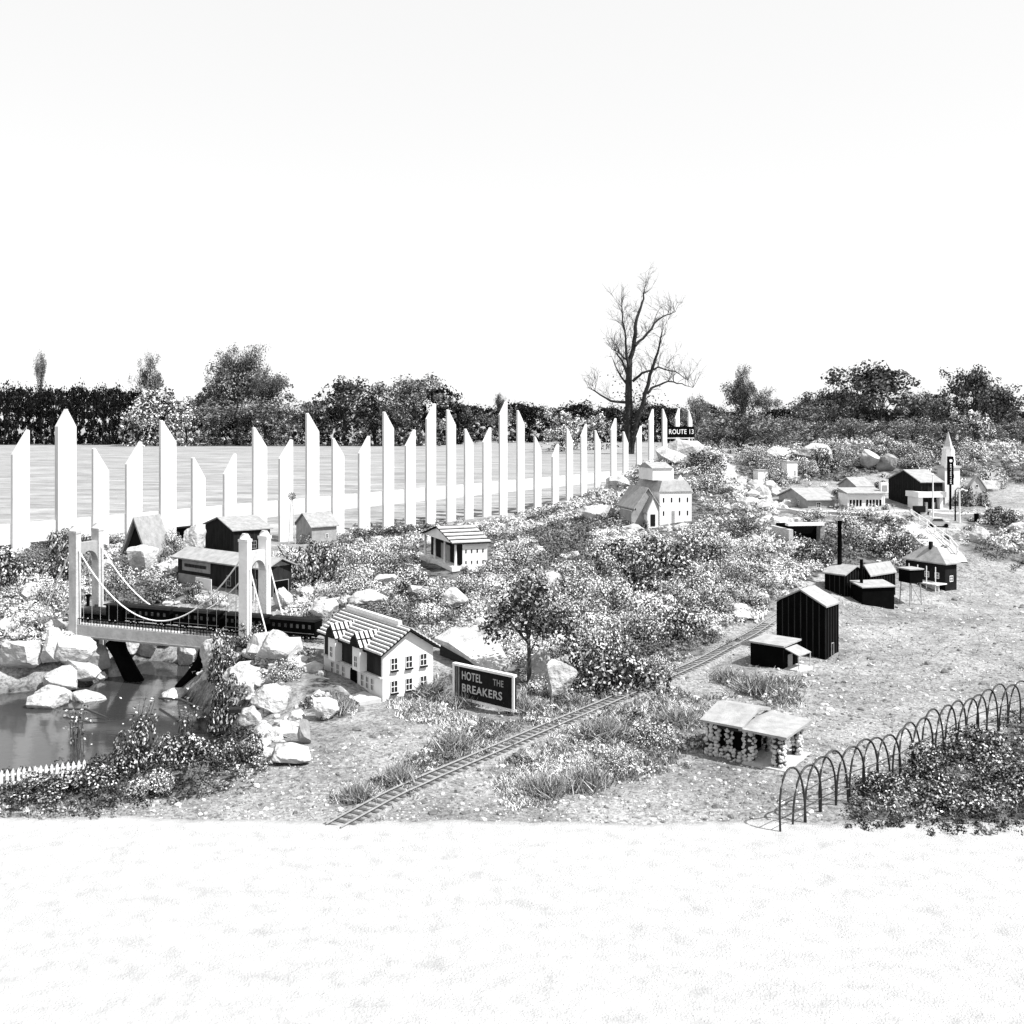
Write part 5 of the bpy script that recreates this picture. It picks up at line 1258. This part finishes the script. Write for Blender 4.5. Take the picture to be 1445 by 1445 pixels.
# ================================================================== FAR TREES
def tree_mesh(kind, seed):
    q = np.random.default_rng(seed); r_ = random.Random(seed)
    m = MB(); tips = []
    def branch(p, d, L, rad, depth):
        pts = [p]; n_ = 4; dd = np.array(d)
        for k in range(n_):
            dd = dd+q.normal(size=3)*.13; dd[2] += .06; dd /= np.linalg.norm(dd); pts.append(pts[-1]+dd*L/n_)
        m.tube(pts, list(np.linspace(rad, rad*.5, n_+1)), 4 if depth else 6, cap=False)
        if depth >= (4 if kind == 'airy' else 3): tips.append(pts[-1]); return
        for k in range(3 if depth else 6):
            u = r_.uniform(.35, 1.0); idx = min(int(u*n_), n_-1); b = pts[idx]+(pts[idx+1]-pts[idx])*(u*n_-idx)
            side = q.normal(size=3); side[2] = abs(side[2])*(.9 if kind != 'airy' else 1.8)+.2; side /= np.linalg.norm(side)
            branch(b, dd*.5+side*.8, L*r_.uniform(.55, .8), rad*.45, depth+1)
    branch(np.array([0, 0, -.02]), np.array([0, 0, 1.]), .48, .03, 0)
    T = np.array(tips); T[:, :2] *= .5/max(.3, np.abs(T[:, :2]).max()); T[:, 2] = .12+T[:, 2]/T[:, 2].max()*.84
    if kind == 'dense': n, s, sp, tn, pr = 5200, .036, .055, [.25, .7, 1.3, 2.4], [.4, .25, .2, .15]
    elif kind == 'dark': n, s, sp, tn, pr = 4200, .045, .07, [.08, .16, .36], [.5, .38, .12]
    elif kind == 'airy': n, s, sp, tn, pr = 5200, .018, .036, [.5, 1.1, 2.0], [.4, .35, .25]
    elif kind == 'grey': n, s, sp, tn, pr = 5000, .032, .06, [.8, 1.6, 3.2], [.4, .35, .25]  # raised leaf tones paint distance haze into these crowns
    elif kind == 'blossom': n, s, sp, tn, pr = 3600, .042, .045, [.4, 4.0, 7.5], [.45, .2, .35]
    ci = q.integers(0, len(T), n); off = q.normal(size=(n, 3))*sp; ol = np.linalg.norm(off, axis=1)[:, None]; off *= np.minimum(1, sp*1.7/ol); base = T[ci]+off; outn = off/np.linalg.norm(off, axis=1)[:, None]
    if kind in ('dense', 'dark', 'grey', 'blossom'):
        k = int(n*(.8 if kind == 'dark' else .6)); a = q.uniform(0, 6.28, k); zz = q.uniform(0, .93, k)**1.1; rmax = .5*np.sqrt(np.clip(1-((zz-.42)/.54)**2, .02, 1))*(.8+.4*vnoise(a*2, zz*6, seed+4)); rr = np.sqrt(q.uniform(0, 1, k))*rmax; hole = vnoise(rr*np.cos(a)*9+3, zz*9, seed) > (.2 if kind == 'dark' else .36)
        fill = np.stack([rr*np.cos(a)*1.0, rr*np.sin(a), zz], 1)[hole]; base[:len(fill)] = fill
        kc = 90; cc = fill[q.integers(0, len(fill), kc)]; dd_ = ((fill[:, None]-cc[None])**2).sum(-1); ni = dd_.argmin(1); o_ = fill-cc[ni]; o_ /= (np.linalg.norm(o_, axis=1)[:, None]+1e-6)
        outn[:len(fill)] = o_; tip_d = np.sqrt(dd_.min(1)); base[:len(fill)] = cc[ni]+o_*np.minimum(tip_d, .055)[:, None]*q.uniform(.8, 1.15, (len(fill), 1))
    base[:, 2] = np.clip(base[:, 2], .0, 1.1)
    cl = vnoise(base[:, 0]*8+5, base[:, 2]*8, seed+2); tone = q.choice(tn, n, p=pr)*np.clip(.4+cl*1.2, .3, 1.6)
    crown = leaves_mesh('crown', base, q.uniform(.6, 1.4, n)*s, 'far_leaf', tone=tone, up=.4, aspect=.7, out=outn)
    o = m.build('trunk', 'far_bark'); tm = o.data; bpy.data.objects.remove(o)
    return crown, tm
TM = {}
def far_tree(kind, var, px, top, wpx, Y, label, group):
    if (kind, var) not in TM: TM[(kind, var)] = tree_mesh(kind, 200+var*13+len(kind)*3)
    H = EYE-(top-HZ)*Y/F; t = thing({'dense': 'leafy_tree', 'dark': 'dark_tree', 'airy': 'budding_tree', 'grey': 'haze_toned_tree', 'blossom': 'blossom_tree'}[kind], label, 'tree', ((px-CX)*Y/F, Y, 0), random.uniform(0, 6.28), group)
    w = wpx*Y/F; t.scale = (w, w, H)
    for nm, me in zip(('crown', 'trunk'), TM[(kind, var)]):
        o = bpy.data.objects.new(nm, me); COL.objects.link(o); o.parent = t
wood = 'dark trees of the wood beyond the field at left'
for i, px in enumerate(range(-60, 230, 17)):
    far_tree('dark', i % 3, px, 540+(i*7 % 5)*2+(px > 190)*10, 46, 88+(i*5 % 4)*2, 'dark tree of the close black wood beyond the field at far left', wood)
singles = [('blossom',0,225,545,100,84,'white blossoming tree in front of the dark wood'),('blossom',1,195,572,60,82,'low white blossoming bush left of the blossoming tree'),('airy',0,215,497,60,92,'thin bare topped tree above the blossoming tree'),
 ('blossom',1,262,575,60,83,'small blossoming bush right of the blossoming tree'),
 ('airy',1,335,480,90,86,'tallest budding tree in the left half of the field edge'),('airy',2,385,512,80,86,'shorter budding tree right of the tallest one'),('grey',1,338,506,112,88,'full grey crown around the tallest budding tree'),('grey',2,386,528,92,88,'full grey crown right of the tallest budding tree'),('grey',0,300,540,80,88,'full grey crown left of the tallest budding tree'),('grey',0,310,560,90,84,'grey bush at the foot of the tallest budding tree'),('grey',1,375,560,100,84,'grey bush between budding and dense tree'),('airy',0,298,530,60,88,'budding tree left of the tallest one'),
 ('dense',0,484,534,110,84,'round dense tree left of the middle pickets'),('dense',1,445,560,70,84,'small dense tree left of the round dense tree'),('dense',2,530,560,70,84,'small dense tree right of the round dense tree'),
 ('grey',2,592,528,110,84,'pale speckled tree behind the tall middle pickets'),('dense',0,560,566,60,83,'dense bush left of the pale speckled tree'),('dark',1,620,542,70,88,'dark round tree right of the pale speckled tree'),
 ('dense',1,650,566,70,92,'dense bush right of the dark round tree'),
 ('blossom',0,800,577,60,70,'low white blossoming bush behind the middle of the fence'),('blossom',1,845,582,56,70,'low white blossoming bush left of the bare tree'),('blossom',1,792,600,60,66,'lowest white blossoming bush behind the fence'),
 ('airy',1,703,553,30,95,'tiny budding tree above the far dark wood'),
 ('grey',0,1045,582,110,50,'pale rounded bush behind the end of the fence'),('grey',1,1085,590,80,50,'pale bush right of the rounded bush'),('grey',2,1010,585,60,52,'grey bush touching the last picket'),
 ('grey',2,1052,540,70,92,'grey crown under the tall pale budding tree'),('dense',0,1185,548,90,88,'dense tree left of the largest round tree'),('dense',1,1320,550,90,88,'dense tree right of the largest round tree'),('grey',1,1140,562,80,90,'grey tree midway between pale budding tree and largest round tree'),('dense',2,1410,545,90,88,'dense tree at the right end of the skyline'),('airy',0,1050,514,60,90,'tall pale budding tree above the hedge'),('airy',2,1092,545,60,92,'small budding tree right of the tall pale one'),('grey',1,985,558,40,90,'grey tree just right of the last pickets'),
 ('dense',0,1250,512,140,85,'largest round tree on the right skyline'),('grey',2,1215,548,70,86,'tree at the left shoulder of the largest round tree'),('grey',1,1298,552,70,86,'tree at the right shoulder of the largest round tree'),
 ('dense',2,1368,520,84,84,'open crowned tree near the right end of the skyline'),('blossom',0,1376,575,60,60,'white blossoming bush below the open crowned tree'),('grey',0,1160,560,80,86,'grey tree left of the largest round tree'),
 ('airy',1,60,492,30,92,'thin bare tree above the dark wood at the far left')]
for k, v, px, top, w, Y, lab in singles: far_tree(k, v, px, top, w, Y, lab, None)
g2 = 'low trees of the far dark wood behind the fence'
for i, px in enumerate(range(640, 1010, 22)): far_tree('dark' if i % 3 else 'grey', i % 3, px, 566+(i*5 % 4)*3, 62, 100+(i*7 % 5)*3, 'low tree of the far dark wood between the middle of the fence and its end', g2)
g3 = 'trees of the hazy wood behind the village bank'
for i, px in enumerate(range(1010, 1640, 23)):
    far_tree(['grey', 'dark', 'dark'][i % 3], i % 3, px, 566+(i*5 % 4)*4+(8 if px < 1120 else 0), 66, 95+(i*7 % 5)*3, 'tree of the hazy wood behind the village bank', g3)
for i, px in enumerate(range(1110, 1640, 30)): far_tree('grey', (i+1) % 3, px, 590+(i % 3)*5, 80, 62+(i % 3)*3, 'low pale bush in front of the hazy wood behind the bank', 'pale bushes before the hazy wood')
for i, px in enumerate(range(270, 660, 26)): far_tree(['grey', 'dense', 'dark'][i % 3], i % 3, px, 572+(i*5 % 4)*5, 60, 90, 'low bush filling the hedge line at the edge of the field', 'low bushes of the field hedge line')

# bare tree
Yb = 60
t = thing('bare_tree', 'tall leafless tree with forked trunk standing behind the fence', 'tree', ((890-CX)*Yb/F, Yb, 0)); o3 = np.array([(890-CX)*Yb/F, Yb, 0])
q = np.random.default_rng(12); m = MB()
def limb(pp, r0, r1, twigs=3, dy=0):
    pts = [W(px, py, Yb)-o3+np.array([0, dy*i, 0]) for i, (px, py) in enumerate(pp)]
    fine_ = []
    for a, b in zip(pts[:-1], pts[1:]):
        for k in range(3): fine_.append(a+(b-a)*k/3+q.normal(size=3)*.025)
    fine_.append(pts[-1]); m.tube(fine_, list(np.linspace(r0, r1, len(fine_))), 6)
    for k in range(twigs*3):
        i = q.integers(len(fine_)//4, len(fine_)); b = fine_[i]; d = q.normal(size=3)*.6; d[2] = abs(d[2])+.7; d /= np.linalg.norm(d)
        def tw(b, d, L, r, dep):
            e = [b]; 
            for _ in range(4): d = d+q.normal(size=3)*.18; d /= np.linalg.norm(d); e.append(e[-1]+d*L/4)
            m.tube(e, list(np.linspace(r, r*.4, 5)), 4, cap=False)
            if dep:
                for _ in range(4): dd = d+q.normal(size=3)*.45; dd[2] += .25; dd /= np.linalg.norm(dd); tw(e[q.integers(1, 5)], dd, L*.6, r*.5, dep-1)
        tw(b, d, q.uniform(.45, 1.25), .015, 2)
limb([(886,660),(886,600),(887,560),(888,520)], .32, .19, 2)
limb([(888,520),(890,508),(896,480),(899,450),(908,425),(911,408)], .19, .04, 8, .12)
limb([(887,522),(884,500),(882,478),(878,455),(875,425)], .11, .02, 7, -.15)
limb([(896,488),(908,477),(925,455),(945,442),(956,438)], .10, .02, 7, .2)
limb([(890,640),(895,605),(906,570),(915,530),(925,500),(931,470)], .21, .035, 8, -.2)
limb([(911,556),(925,546),(945,538),(965,541),(982,546)], .09, .015, 6, .25)
limb([(893,538),(905,527),(928,520),(950,525),(968,537)], .09, .02, 6, -.2)
limb([(886,528),(878,512),(868,498)], .10, .03, 5, -.2)
limb([(886,512),(878,500),(864,492)], .08, .02, 5, .2)
limb([(887,545),(876,530),(866,505)], .08, .02, 4, .3)
limb([(884,568),(862,566),(840,552),(832,548)], .10, .02, 4, .1)
m.build('trunk', 'far_bark', t)
# lower scrubby growth round its foot
q = np.random.default_rng(14); n = 900; p = q.normal(size=(n, 3))*np.array([.9, .6, .9])+np.array([.2, 0, 2.3]); p = p[p[:, 2] > .3]
leaves_obj('crown', p, .16, 'far_leaf', t, tone=q.uniform(.2, .6, len(p)))
